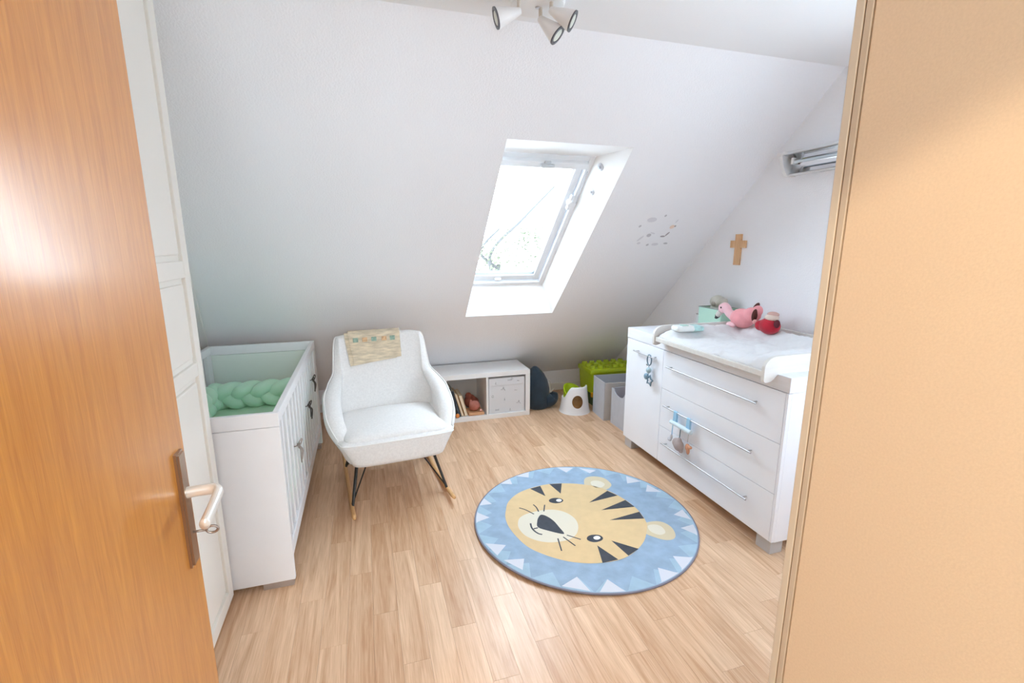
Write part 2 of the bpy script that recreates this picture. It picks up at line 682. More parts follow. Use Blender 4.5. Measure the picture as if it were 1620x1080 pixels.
def lining(sgn, X):
    prof = [(0, YH - 0.012), (0, 0.3095), (0.0035, 0.314), (0.0035, 0.3185), (0.011, 0.3185), (0.011, 0.3195), (0.0015, 0.3195),
            (0.0015, 0.327), (0.0025, 0.3285), (0.06, 0.3285), (0.06, YF), (0.03, YF), (0.03, YH), (0.06, YH), (0.06, YH - 0.012)]
    return prism(B(), [(X + sgn * a, b) for a, b in prof], 2, 0, DH)


dl = bpy.data.objects.new('trim_2', None)
link(dl)
dl['kind'] = 'structure'
obj('door_lining', lining(1, LX), LINING, dl)
obj('door_lining', lining(-1, DX0), LINING, dl)
obj('door_lining', box(DX0 - 0.06, LX + 0.06, YH - 0.012, YF + 0.0025, DH, DH + 0.028), LINING, dl)
obj('rebate_seal', box(LX + 0.002, LX + 0.0105, 0.3183, 0.3197, 0, DH), mat('brown_seal', (0.16, 0.10, 0.07), 0.7), dl)
obj('rebate_strip', box(LX + 0.0008, LX + 0.004, 0.3197, 0.3275, 0, DH, bev=0.0008), mat('rebate_white', (0.55, 0.52, 0.48), 0.45), dl)
obj('rebate_strip', box(LX + 0.0004, LX + 0.004, 0.3120, 0.3183, 0, DH, bev=0.0008), LININGEDGE, dl)
HY = -1.9
structure(obj('floor_hall', box(-1.5, 2.0, HY, YH, -0.06, 0), mat('hall_floor', (0.42, 0.27, 0.15), 0.5, var=0.1, vscale=6)))
structure(obj('ceiling_hall', box(-1.5, 2.0, HY, YH, 2.4, 2.5), HALLWALL))
HW = (-0.45, 0.65, 0.95, 2.05)           # opening of an added hall window, unseen, for fill light
bm = B()
bx(bm, -1.5, HW[0], HY - 0.1, HY, 0, 2.5)
bx(bm, HW[1], 2.0, HY - 0.1, HY, 0, 2.5)
bx(bm, HW[0], HW[1], HY - 0.1, HY, 0, HW[2])
bx(bm, HW[0], HW[1], HY - 0.1, HY, HW[3], 2.5)
structure(obj('wall_hall_back', bm, HALLWALL))
hw = bpy.data.objects.new('added_hall_window', None)  # added window behind the camera, evens out the room light
link(hw)
hw['kind'] = 'structure'
hw.location = (0, HY - 0.06, 0)
bm = B()
for a_ in ((HW[0], HW[0] + 0.05, HW[2], HW[3]), (HW[1] - 0.05, HW[1], HW[2], HW[3]), (HW[0] + 0.05, HW[1] - 0.05, HW[2], HW[2] + 0.05), (HW[0] + 0.05, HW[1] - 0.05, HW[3] - 0.05, HW[3])):
    bx(bm, a_[0], a_[1], -0.03, 0.03, a_[2], a_[3], bev=0.004)
obj('window_frame', bm, UPVC, hw)
obj('pane', box(HW[0] + 0.05, HW[1] - 0.05, -0.002, 0.002, HW[2] + 0.05, HW[3] - 0.05), GLASS, hw)
structure(obj('wall_hall_left', box(-1.6, -1.5, HY, YH, 0, 2.5), HALLWALL))
structure(obj('wall_hall_right', box(2.0, 2.1, HY, YH, 0, 2.5), HALLWALL))
bm = B()
bx(bm, -1.5, DX0 - 0.06, YH - 0.002, YH, 0, 2.4)
bx(bm, LX + 0.06, 2.0, YH - 0.002, YH, 0, 2.4)
bx(bm, DX0 - 0.06, LX + 0.06, YH - 0.002, YH, DH + 0.03, 2.4)
structure(obj('wall_hall_front', bm, HALLWALL))
bm = B()
lathe(bm, [(0, 0), (0.15, 0), (0.17, 0.05), (0.17, 0.11), (0, 0.11)], 24, Matrix.Translation((-0.15, -0.75, 2.27)))
tag(obj('hall_ceiling_lamp', bm, mat('opal_glass', (0.8, 0.75, 0.65), 0.4), smooth='auto'), 'round opal ceiling lamp in the hall behind the doorway', 'lamp')

# ============================================================ DOOR LEAF (door_1)
EDGE_Y = 1.112
leaf = bpy.data.objects.new('door_1', None)
link(leaf)
leaf['kind'] = 'structure'
leaf.location = (-0.39, EDGE_Y, 0)
obj('leaf', box(-0.04, 0, -(EDGE_Y - YF) + 0.012, 0, 0.008, 1.985, bev=0.002), DOORW, leaf)
bm = B()
prism(bm, [(-0.062, 0.805), (-0.026, 0.805), (-0.026, 1.062), (-0.062, 1.062)], 0, 0.0, 0.009)
es = [e_ for e_ in bm.edges if all(v.co.x > 0.005 for v in e_.verts)]
bmesh.ops.bevel(bm, geom=es, offset=0.004, segments=2, affect='EDGES')
obj('door_plate', bm, BRONZE, leaf)
# lever: neck away from the leaf, then a grip running back along it
bm = B()
path = spline([(0.006, -0.044, 0.970), (0.036, -0.044, 0.972), (0.060, -0.046, 0.972), (0.070, -0.058, 0.970), (0.071, -0.085, 0.966),
               (0.071, -0.125, 0.960), (0.070, -0.158, 0.955)], 6)
tube(bm, path, 0.0095, 12, flat=1.3)
obj('door_lever', bm, mat('satin_nickel', (0.84, 0.82, 0.78), 0.28, metal=0.35), leaf, smooth=True)
bm = B()
tube(bm, [(0.004, -0.044, 0.879), (0.034, -0.044, 0.879)], 0.0026, 8)
ring = [(0.045 + 0.011 * math.cos(t), -0.044, 0.879 + 0.008 * math.sin(t)) for t in [2 * PI * k / 16 for k in range(16)]]
tube(bm, ring, 0.0028, 6, closed=True)
key = obj('door_key', bm, mat('dull_key_metal', (0.36, 0.30, 0.26), 0.4, metal=0.9), leaf, smooth=True)

# ============================================================ WARDROBE
wx, wy1, wy0 = -0.61, 2.028, 0.40
wd_ = thing('wardrobe', 'tall cream white wardrobe with framed panel doors behind the orange door', 'wardrobe', (wx, wy1, 0))
IV = mat('ivory_lacquer', (0.82, 0.79, 0.73), 0.4, bump=0.08, bscale=40, var=0.02, vscale=3)
obj('body', box(XL - wx + 0.005, -0.022, wy0 - wy1, -0.006, 0.0, ZC - 0.005), IV, wd_)
dw = (wy1 - wy0) / 2
for k in range(2):
    y1 = -k * dw
    y0 = y1 - dw + 0.002
    dd = obj('panel_door', None or (lambda bm: (
        bx(bm, -0.022, 0, y1 - 0.055, y1, 0.02, ZC - 0.02, 0.003),
        bx(bm, -0.022, 0, y0, y0 + 0.055, 0.02, ZC - 0.02, 0.003),
        bx(bm, -0.022, 0, y0 + 0.055, y1 - 0.055, 0.02, 0.075, 0.003),
        bx(bm, -0.022, 0, y0 + 0.055, y1 - 0.055, 1.00, 1.05, 0.003),
        bx(bm, -0.022, 0, y0 + 0.055, y1 - 0.055, 1.36, 1.42, 0.003),
        bx(bm, -0.022, 0, y0 + 0.055, y1 - 0.055, ZC - 0.09, ZC - 0.02, 0.003), bm)[-1])(B()), IV, wd_)
    for z0, z1 in ((0.075, 1.00), (1.05, 1.36), (1.42, ZC - 0.09)):
        bm = B()
        bx(bm, -0.02, -0.013, y0 + 0.055, y1 - 0.055, z0, z1)
        bx(bm, -0.02, -0.003, y0 + 0.075, y1 - 0.075, z0 + 0.02, z1 - 0.02, 0.006)
        obj('panel', bm, IV, dd)

# ============================================================ CRIB
cx0, cx1, cy0, cy1 = -1.04, -0.37, 2.04, 3.585
crib = thing('baby_crib', 'white slatted baby crib with solid end panels beside the armchair', 'crib', ((cx0 + cx1) / 2, (cy0 + cy1) / 2, 0))
hx, hy = (cx1 - cx0) / 2, (cy1 - cy0) / 2
ep = obj('end_panel', box(-hx, hx, -hy, -hy + 0.022, 0.03, 0.742, bev=0.0025), CRIBW, crib)
obj('panel_cap', box(-hx, hx, -hy, -hy + 0.024, 0.7435, 0.803, bev=0.0025), CRIBW, ep)
ep = obj('end_panel', box(-hx, hx, hy - 0.022, hy, 0.03, 0.742, bev=0.0025), SAGE, crib, label='far end panel in pale sage green')
obj('panel_cap', box(-hx, hx, hy - 0.024, hy, 0.7435, 0.803, bev=0.0025), CRIBW, ep)
for s in (-1, 1):
    xr0, xr1 = (hx - 0.026, hx) if s > 0 else (-hx, -hx + 0.026)
    sr = obj('side_rail', (lambda bm: (bx(bm, xr0, xr1, -hy + 0.024, hy - 0.026, 0.755, 0.803, 0.004),
                                       bx(bm, xr0, xr1, -hy + 0.022, hy - 0.022, 0.135, 0.20, 0.004), bm)[-1])(B()), CRIBW, crib)
    ns = 13
    me = None
    for k in range(ns):
        yy = -hy + 0.10 + k * (2 * hy - 0.30) / (ns - 1)
        if me is None:
            o = obj('slat', box(-0.008, 0.008, -0.0165, 0.0165, 0.19, 0.765, bev=0.003), CRIBW, sr)
            me = o.data
        else:
            o = bpy.data.objects.new('slat', me)
            link(o, sr)
        o.location = ((xr0 + xr1) / 2, yy, 0)
    obj('corner_board', box(xr0, xr1, hy - 0.11, hy - 0.0245, 0.205, 0.753, bev=0.003), CRIBW, crib)
for sx in (-1, 1):
    for sy in (-1, 1):
        a = (hx - 0.13, hx - 0.008) if sx > 0 else (-hx + 0.008, -hx + 0.13)
        b_ = (-hy + 0.004, -hy + 0.05) if sy < 0 else (hy - 0.05, hy - 0.004)
        obj('foot', box(a[0], a[1], b_[0], b_[1], 0.0, 0.03), CRIBFOOT, crib)
obj('bed_base', box(-hx + 0.028, hx - 0.028, -hy + 0.024, hy - 0.024, 0.27, 0.295), CRIBW, crib)

mb = thing('crib_mattress', 'green fitted sheet over the mattress inside the crib', 'mattress', ((cx0 + cx1) / 2, (cy0 + cy1) / 2, 0.296))


def mfn(v):
    return v + Vector((0, 0, 0.004 * noise.noise(v * 9)))


bm = B()
rbox(bm, (0, 0, 0.062), (hx - 0.032, hy - 0.03, 0.062), 0.025, 14, mfn)
obj('fitted_sheet', bm, GREENSHEET, mb, smooth=True)

# braided bumper: three plush strands along far end and left side
base = []
zb = 0.296 + 0.125 + 0.055
for t in range(0, 200):
    s_ = t / 199
    L1 = 0.50
    tot = 1.55
    d_ = s_ * tot
    if d_ < L1:
        base.append(Vector((-0.46 - d_, 3.405, zb)))
    elif d_ < L1 + 0.12:
        ang = (d_ - L1) / 0.12 * PI / 2
        base.append(Vector((-0.46 - L1 - 0.045 * math.sin(ang), 3.405 - 0.045 * (1 - math.cos(ang)), zb)))
    else:
        base.append(Vector((-0.46 - L1 - 0.045, 3.36 - (d_ - L1 - 0.12), zb)))
br = thing('braided_bumper', 'thick mint green braided plush bumper lying in the crib', 'bumper', (-0.7, 3.40, zb - 0.055))
for k in range(3):
    pts = []
    for t, p in enumerate(base):
        d_ = t / 199 * 1.55
        ph = d_ * 2 * PI / 0.34 + k * 2 * PI / 3
        q = base[min(t + 1, 199)] - base[max(t - 1, 0)]
        q.normalize()
        side = Vector((0, 0, 1))
        out = q.cross(side)
        pts.append(p + Vector((0, 0, 0.048 * math.sin(ph) + 0.022)) + out * 0.032 * math.sin(2 * ph) - Vector(br.location))
    obj('strand', tube(B(), pts[::2], 0.044, 12), GREENBRAID, br, smooth=True)


def ribbon(cx_, cy_, cz_, seed, label, m_):
    rnd = random.Random(seed)
    bm = B()
    for sgn in (-1, 1):
        a = Vector((0.006, 0, 0))
        pts = [a, a + Vector((0.012, sgn * 0.02, 0.020 + rnd.uniform(-.005, .008))), a + Vector((0.016, sgn * 0.038, 0.012)), a + Vector((0.010, sgn * 0.026, -0.008)), a]
        tube(bm, spline(pts, 5), 0.0028, 5, flat=1.6)
        pts = [a, a + Vector((0.012, sgn * 0.008, -0.02)), a + Vector((0.016, sgn * (0.018 + rnd.uniform(0, .02)), -0.045)), a + Vector((0.012, sgn * 0.010, -0.07 - rnd.uniform(0, .03)))]
        tube(bm, spline(pts, 5), 0.0028, 5, flat=1.6)
    # the loop around the slat
    tube(bm, [(-0.021 + 0.021 * 1.25 * math.cos(t), 0.026 * math.sin(t), 0.001 * math.sin(3 * t)) for t in [2 * PI * k / 16 for k in range(16)]], 0.0028, 5, closed=True)
    o = obj('tie_ribbon', bm, m_, smooth=True)
    o.location = (cx_, cy_, cz_)
    tag(o, label, 'ribbon', 'dark ribbons tied to the crib slats')
    return o


sl = [cy0 + 0.10 + k * (2 * hy - 0.30) / 12 for k in range(13)]
ribbon(-0.376, sl[3], 0.49, 1, 'pale brown ribbon bow tied low on the crib slats, nearest the crib front panel', mat('taupe_ribbon', (0.34, 0.28, 0.25), 0.8))
ribbon(-0.376, sl[8], 0.525, 2, 'dark ribbon bow tied to the crib slats, the middle of three', mat('dark_ribbon', (0.09, 0.075, 0.07), 0.8))
ribbon(-0.376, sl[11], 0.60, 3, 'dark ribbon bow tied to the crib slats right beside the armchair', mat('dark_ribbon', (0.09, 0.075, 0.07), 0.8))

# ============================================================ CUBE SHELF
sx0, sx1, sy0, sy1, sh = 0.205, 1.322, 3.746, 4.125, 0.413
shf = thing('cube_shelf', 'low white cube shelf with three compartments under the sloping wall', 'shelf', ((sx0 + sx1) / 2, (sy0 + sy1) / 2, 0))
sw, sd = (sx1 - sx0) / 2, (sy1 - sy0) / 2
SHW = mat('shelf_white', (0.80, 0.80, 0.80), 0.4)
obj('top_board', box(-sw, sw, -sd, sd, sh - 0.04, sh, bev=0.0015), SHW, shf)
obj('bottom_board', box(-sw, sw, -sd, sd, 0, 0.04, bev=0.0015), SHW, shf)
obj('side_board', box(-sw, -sw + 0.04, -sd, sd, 0.0405, sh - 0.0405, bev=0.0015), SHW, shf)
obj('side_board', box(sw - 0.04, sw, -sd, sd, 0.0405, sh - 0.0405, bev=0.0015), SHW, shf)
cw = (2 * sw - 0.08 - 0.036) / 3
cells = []
for k in range(3):
    a = -sw + 0.04 + k * (cw + 0.018)
    cells.append((a, a + cw))
    if k < 2:
        obj('divider', box(a + cw, a + cw + 0.018, -sd, sd, 0.0405, sh - 0.0405, bev=0.001), SHW, shf)
obj('back_panel', box(-sw + 0.0405, sw - 0.0405, sd - 0.006, sd - 0.001, 0.0405, sh - 0.0405), mat('shelf_back', (0.62, 0.60, 0.57), 0.6), shf)


def insert_box(cell, label):
    a, b_ = cell
    ox, oy, oz = shf.location
    t_ = thing('storage_drawer', label, 'drawer box', (ox + (a + b_) / 2, oy - sd + 0.012, 0.041), group='printed boxes in the cube shelf')
    w = (b_ - a) / 2 - 0.007
    hh = sh - 0.082 - 0.018
    pm = mat('box_paper', (0.66, 0.68, 0.71), 0.8, bump=0.1, bscale=100)
    obj('box_body', box(-w, w, 0.002, 0.33, 0, hh, bev=0.002), pm, t_)
    obj('front_flap', box(-w + 0.001, w - 0.001, -0.003, 0.0015, hh * 0.80, hh, bev=0.001), pm, t_)
    ink = mat('grey_ink', (0.16, 0.17, 0.19), 0.8)
    rnd = random.Random(5)
    spots = [(-0.10, 0.27, 0), (0.045, 0.29, 1), (0.10, 0.275, 2), (-0.03, 0.215, 3), (0.08, 0.19, 2), (-0.125, 0.145, 1), (-0.02, 0.12, 0), (0.11, 0.085, 3), (-0.09, 0.03, 4), (0.03, 0.025, 0), (0.02, 0.29, 4)]
    for u, v, kind in spots:
        bm = B()
        z = v * hh / 0.31
        yf_ = -0.0034 if z > hh * 0.8 else 0.0015
        P = lambda pts: [(u + p[0], yf_, z + p[1]) for p in pts]
        if kind == 0:
            tube(bm, P([(-.004, -.008), (0, 0), (0.0, 0.010)]), 0.0014, 4)
            tube(bm, P([(-.005, -.008), (0.006, -0.008)]), 0.0012, 4)
        elif kind == 1:
            tube(bm, P([(-.008, 0), (-.008, .014), (.006, .014), (.006, 0), (-.008, 0)]), 0.0013, 4)
            tube(bm, P([(-.004, .017), (.003, .019)]), 0.0013, 4)
        elif kind == 2:
            tube(bm, P([(-.010, .0), (-.004, .006), (.004, .001), (.011, .004)]), 0.0015, 4)
        elif kind == 3:
            tube(bm, P([(-.012, -.012), (0.0, 0.016), (.004, -.008), (.016, -.016)]), 0.0014, 4)
            tube(bm, P([(-.006, .004), (.007, .006)]), 0.0012, 4)
            tube(bm, P([(-.022, -.01), (-.018, -.004)]), 0.0015, 4)
        else:
            for q in (-.012, 0, .012):
                tube(bm, P([(q, -.006), (q + .003, .008), (q + .006, -.006)]), 0.0014, 4)
        obj('printed_motif', bm, ink, t_)
    return t_


insert_box(cells[2], 'pale grey box with small printed motifs beside the book compartment, not behind the armchair')
insert_box(cells[0], 'pale grey box with printed motifs in the shelf behind the armchair')

# books leaning in the middle compartment
ox, oy, oz = shf.location
c0 = ox + cells[1][0]


def book(x, w, h, depth, lean, cover, pages, label, y=0.02):
    t_ = thing('picture_book', label, 'book', (x, oy - sd + y, 0.041), group='books in the cube shelf')
    t_.rotation_euler = (0, -lean, 0)
    cm = mat('cover_%s' % '_'.join(str(v) for v in cover), cover, 0.5)
    pm = mat('book_pages', (0.74, 0.66, 0.52), 0.8)
    obj('cover', (lambda bm: (bx(bm, 0, 0.0025, 0, depth, 0, h, 0), bx(bm, w - 0.0025, w, 0, depth, 0, h, 0),
                              bx(bm, 0.0025, w - 0.0025, 0, 0.003, 0, h) if pages else bx(bm, 0.0025, w - 0.0025, depth - 0.003, depth, 0, h), bm)[-1])(B()), cm, t_)
    obj('pages', box(0.0026, w - 0.0026, 0.004, depth - 0.0032, 0.003, h - 0.004), pm, t_)


def bl(x, w, h, lean):
    """leans towards the left divider and rests on its lower right edge"""
    return x


book(c0 + 0.066, 0.026, 0.268, 0.22, math.radians(13), (26, 32, 38), True, 'tall charcoal picture book leaning against the shelf divider')
book(c0 + 0.096, 0.022, 0.238, 0.21, math.radians(15), (44, 52, 62), True, 'slate blue picture book leaning second from the divider')
book(c0 + 0.124, 0.020, 0.205, 0.20, math.radians(16), (206, 160, 104), False, 'tan coloured book leaning between dark and pale books')
book(c0 + 0.152, 0.026, 0.192, 0.19, math.radians(16), (214, 176, 132), False, 'thick beige book leaning beside the reddish pouches')
o = obj('wooden_ball', lathe(B(), [(0.018 * math.sin(t), 0.018 - 0.018 * math.cos(t)) for t in [PI * k / 10 for k in range(11)]], 16),
        wood_mat('orange_ball_wood', (196, 112, 44), (232, 150, 76), 0.4, 2, 3), smooth=True, loc=(c0 + 0.083, oy - sd + 0.0, 0.041))
o.location.y = oy - sd + 0.012 - 0.004
tag(o, 'small orange wooden ball in front of the books', 'ball')
# terracotta cloth pouches
bm = B()
ellipsoid(bm, (0, 0, 0.062), (0.055, 0.05, 0.062))
ellipsoid(bm, (-0.02, -0.02, 0.12), (0.03, 0.025, 0.03))
ellipsoid(bm, (0.045, -0.01, 0.05), (0.03, 0.04, 0.045))
o = soft(obj('cloth_pouch', bm, mat('terracotta_cloth', (0.30, 0.085, 0.055), 0.9, bump=0.5, bscale=120, var=0.25, vscale=25), loc=(c0 + 0.24, oy - sd + 0.225, 0.042)), 0.006, 5)
tag(o, 'dark red cloth pouch at the back of the book compartment', 'pouch')
bm = B()
ellipsoid(bm, (0, 0, 0.045), (0.05, 0.042, 0.045))
ellipsoid(bm, (-0.032, -0.005, 0.055), (0.018, 0.02, 0.05))
o = soft(obj('cloth_pouch', bm, mat('dusty_red_cloth', (0.42, 0.15, 0.11), 0.9, bump=0.5, bscale=120, var=0.2, vscale=25), loc=(c0 + 0.245, oy - sd + 0.075, 0.066)), 0.005, 5)
tag(o, 'dusty red cloth pouch lying on a wooden tray in the shelf', 'pouch')
o = obj('pink_bead', lathe(B(), [(0.010 * math.sin(t), 0.010 - 0.010 * math.cos(t)) for t in [PI * k / 8 for k in range(9)]], 12), mat('pink_gloss', (0.80, 0.42, 0.38), 0.25), smooth=True,
        loc=(c0 + 0.292, oy - sd + 0.040, 0.066))
tag(o, 'small shiny pink bead beside the red pouch', 'bead')
bm = B()
bx(bm, -0.068, 0.068, -0.075, 0.075, 0, 0.024, 0.004)
o = obj('wooden_tray', bm, wood_mat('tray_wood', (170, 118, 80), (216, 168, 126), 0.5, 0, 1.5), loc=(c0 + 0.250, oy - sd + 0.088, 0.041))
tag(o, 'flat wooden puzzle board under the red pouch in the shelf', 'board')

# ============================================================ NAVY PLUSH, POTTY, TOY BOX, FABRIC BOXES
NAVY = mat('navy_felt', (0.022, 0.040, 0.060), 0.95, bump=0.5, bscale=150, var=0.25, vscale=14, sheen=0.2)
pl = thing('plush_bag', 'dark navy felt bag with a pointed top beside the cube shelf', 'bag', (1.452, 3.93, 0))
bm = B()
prof = [(0.0, 0.0), (0.10, 0.0), (0.118, 0.02), (0.122, 0.09), (0.118, 0.18), (0.105, 0.26), (0.078, 0.32), (0.040, 0.365), (0.018, 0.385), (0, 0.388)]
lathe(bm, prof, 28)
for v in bm.verts:
    f_ = 1 + 0.10 * noise.noise(v.co * 7)
    v.co.x *= f_
    v.co.y *= 0.95 * f_
    v.co.x += -0.02 * (v.co.z / 0.39) ** 2
obj('bag_body', bm, NAVY, pl, smooth=True)
bm = B()
tube(bm, spline([(0.06, -0.05, 0.066), (0.115, -0.045, 0.072), (0.145, -0.04, 0.088), (0.155, -0.04, 0.135)], 6), 0.066, 12, taper=[1 - 0.5 * (k / 18) ** 2 for k in range(19)])
obj('bag_tail', bm, NAVY, pl, smooth=True)
bm = B()
tube(bm, spline([(0.105, -0.045, 0.255), (0.112, -0.055, 0.20), (0.108, -0.065, 0.15), (0.124, -0.07, 0.165), (0.145, -0.07, 0.178)], 6), 0.006, 8)
obj('cord_loop', bm, mat('grey_beige_cord', (0.42, 0.38, 0.33), 0.8), pl, smooth=True)

pot = thing('potty', 'white plastic potty with lime green seat and round opening beside the navy bag', 'potty', (1.745, 3.735, 0), math.radians(16))
PW_ = mat('glossy_white_plastic', (0.82, 0.83, 0.85), 0.25)
LIME = mat('lime_plastic', (0.36, 0.48, 0.005), 0.35)


def sst(a, b_, v):
    t = max(0.0, min(1.0, (v - a) / (b_ - a)))
    return t * t * (3 - 2 * t)


def potty_shell():
    """front at -y; high splash guard in front, low at the sides"""
    bm = B()
    n, lv = 48, 12
    rows = []
    for i in range(lv + 1):
        rows.append([])
    inner = []
    for k in range(n):
        t = 2 * PI * k / n
        fr = max(0, math.cos(t))            # 1 at front
        H = 0.130 + 0.110 * sst(-0.25, 0.60, math.cos(t))
        for i in range(lv + 1):
            s_ = i / lv
            z = H * s_
            flare = 1.0 - 0.30 * s_ ** 0.8 * (0.5 + 0.25 * sst(-0.5, 0.5, math.cos(t)))
            rx, ry = 0.136 * flare, 0.138 * flare
            if s_ == 0:
                rx *= 1.03
                ry *= 1.03
            rows[i].append(bm.verts.new((rx * math.sin(t), -ry * math.cos(t), z)))
        top = rows[lv][k].co
        inner.append((bm.verts.new((top.x * 0.93, top.y * 0.93, top.z + 0.004)), bm.verts.new((top.x * 0.86, top.y * 0.86, top.z)),
                      bm.verts.new((top.x * 0.80, top.y * 0.80, 0.09))))
    for k in range(n):
        k2 = (k + 1) % n
        for i in range(lv):
            bm.faces.new((rows[i][k], rows[i][k2], rows[i + 1][k2], rows[i + 1][k]))
        bm.faces.new((rows[lv][k], rows[lv][k2], inner[k2][0], inner[k][0]))
        bm.faces.new((inner[k][0], inner[k2][0], inner[k2][1], inner[k][1]))
        bm.faces.new((inner[k][1], inner[k2][1], inner[k2][2], inner[k][2]))
    bm.faces.new([inner[k][2] for k in range(n)])
    return bm


obj('shell', potty_shell(), PW_, pot, smooth=True)
bm = B()
n = 24
A_, C_ = [], []
for k in range(n + 1):
    t = PI * 0.42 + (2 * PI - PI * 0.84) * k / n
    H = 0.135 + 0.095 * math.sin((k / n) * PI) ** 0.8
    for lst, r_ in ((A_, 1.0), (C_, 0.90)):
        lst.append((bm.verts.new((0.100 * r_ * math.sin(t), -0.108 * r_ * math.cos(t), 0.120)),
                    bm.verts.new((0.098 * r_ * math.sin(t), -0.112 * r_ * math.cos(t), H))))
for k in range(n):
    bm.faces.new((A_[k][0], A_[k + 1][0], A_[k + 1][1], A_[k][1]))
    bm.faces.new((C_[k][0], C_[k + 1][0], C_[k + 1][1], C_[k][1]))
    bm.faces.new((A_[k][1], A_[k + 1][1], C_[k + 1][1], C_[k][1]))
obj('green_seat', bm, LIME, pot, smooth='auto', label='lime green inner seat')
# oval badge on the splash guard, hugging the shell
bm = B()
for ring_r, off_ in ((1.0, 0.0015), (1.22, 0.0008)):
    pass


def on_shell(u, z, off_):
    t = u
    s_ = z / (0.130 + 0.110 * sst(-0.25, 0.60, math.cos(t)))
    flare = 1.0 - 0.30 * s_ ** 0.8 * (0.5 + 0.25 * sst(-0.5, 0.5, math.cos(t)))
    return Vector(((0.136 * flare + off_) * math.sin(t), -(0.138 * flare + off_) * math.cos(t), z))


def oval(ru, rz, off_, m_, name):
    bm = B()
    c_ = bm.verts.new(on_shell(-0.50, 0.118, off_))
    prev = None
    for rr in (0.34, 0.67, 1.0):
        ring = [bm.verts.new(on_shell(-0.50 + ru * rr * math.cos(a), 0.118 + rz * rr * math.sin(a), off_)) for a in [2 * PI * k / 28 for k in range(28)]]
        for k in range(28):
            if prev is None:
                bm.faces.new((c_, ring[k], ring[(k + 1) % 28]))
            else:
                bm.faces.new((prev[k], ring[k], ring[(k + 1) % 28], prev[(k + 1) % 28]))
        prev = ring
    return obj(name, bm, m_, pot, smooth=True)


oval(0.46, 0.066, 0.0012, PW_, 'badge_rim')
oval(0.40, 0.057, 0.0022, mat('amber_brown', (0.16, 0.075, 0.018), 0.2, var=0.5, vscale=14), 'badge')

LIMEB = mat('lime_box', (0.40, 0.50, 0.01), 0.4)
tb = thing('toy_box', 'lime green toy box with a studded lid and yellow latch behind grey boxes', 'toy box', (2.145, 3.90, 0))
obj('lower_body', prism(B(), [(-0.185, 0.0), (0.185, 0.0), (0.2, 0.12), (-0.2, 0.12)], 1, -0.115, 0.115), mat('dark_green_plastic', (0.045, 0.10, 0.03), 0.4), tb, label='dark green lower part')
bm = B()
prism(bm, [(-0.205, 0.122), (0.205, 0.122), (0.222, 0.305), (-0.222, 0.305)], 1, -0.128, 0.128)
for xx in (-0.2, -0.15, 0.15, 0.2):
    bx(bm, xx - 0.006, xx + 0.006, -0.135, -0.125, 0.125, 0.30)
obj('upper_body', bm, LIMEB, tb)
bm = B()
bx(bm, -0.235, 0.235, -0.14, 0.14, 0.306, 0.352, 0.010)
lid = obj('lid', bm, LIMEB, tb, smooth='auto')
for i in range(6):
    for j in range(3):
        obj('stud', lathe(B(), [(0, 0), (0.026, 0), (0.026, 0.022), (0.021, 0.028), (0, 0.028)], 12), LIMEB, lid, smooth='auto', loc=(-0.19 + i * 0.076, -0.085 + j * 0.085, 0.3515))
obj('latch', box(-0.222, -0.170, -0.145, -0.12, 0.095, 0.140, bev=0.006), mat('yellow_plastic', (0.75, 0.36, 0.01), 0.35), tb, label='orange yellow latch')

FELT = mat('grey_felt_box', (0.50, 0.52, 0.57), 0.85, bump=0.2, bscale=200, var=0.04, vscale=20)
FELTF = mat('grey_felt_front', (0.55, 0.53, 0.52), 0.85, bump=0.2, bscale=200, var=0.06, vscale=12)


def fabric_box(loc, lx, ly, h, label, cut=False, rz=0.0):
    t_ = thing('fabric_box', label, 'storage box', loc, rz, 'grey storage boxes beside the dresser')
    w = 0.006
    bm = B()
    bx(bm, 0, lx, 0, ly, 0, 0.008)
    obj('base', bm, FELT, t_)
    if cut:      # front wall with a dipped grip
        m_ = ly * 0.5
        poly = [(0, 0.008), (ly, 0.008), (ly, h)] + [(ly * (0.5 + 0.32 * math.cos(a)), h - 0.045 * math.sin(a)) for a in [PI * k / 8 for k in range(9)]] + [(0, h)]
        obj('wall', prism(B(), poly, 0, 0, w), FELT, t_)
    else:
        obj('wall', box(0, w, 0, ly, 0.008, h, bev=0.002), FELT, t_)
    obj('wall', box(lx - w, lx, 0, ly, 0.008, h, bev=0.002), FELT, t_)
    obj('wall', box(w, lx - w, 0, w, 0.008, h - 0.004, bev=0.002), FELTF, t_)
    obj('wall', box(w, lx - w, ly - w, ly, 0.008, h, bev=0.002), FELT, t_)
    return t_


fabric_box((1.872, 3.425, 0), 0.34, 0.245, 0.335, 'open grey felt storage box standing against the lime toy box', rz=math.radians(-5))
fabric_box((1.912, 3.125, 0), 0.34, 0.25, 0.305, 'grey storage box with a dipped grip standing next to the dresser', True)
bm = B()
ellipsoid(bm, (0, 0, 0.06), (0.09, 0.06, 0.06))
ellipsoid(bm, (0.05, 0.03, 0.10), (0.05, 0.04, 0.05))
o = soft(obj('soft_toy', bm, mat('rose_plush', (0.42, 0.13, 0.12), 0.95, bump=0.5, bscale=120), loc=(2.03, 3.24, 0.155)), 0.007, 4)
tag(o, 'reddish soft toy lying inside the grey box next to the dresser', 'soft toy')
bm = B()
bx(bm, -0.13, 0.13, -0.10, 0.10, 0, 0.145, 0.02)
o = obj('folded_cloth', bm, mat('grey_cloth', (0.4, 0.4, 0.42), 0.9, bump=0.4, bscale=60), smooth='auto', loc=(2.08, 3.245, 0.0085))
tag(o, 'grey folded cloth under the soft toy in the grey box', 'cloth')

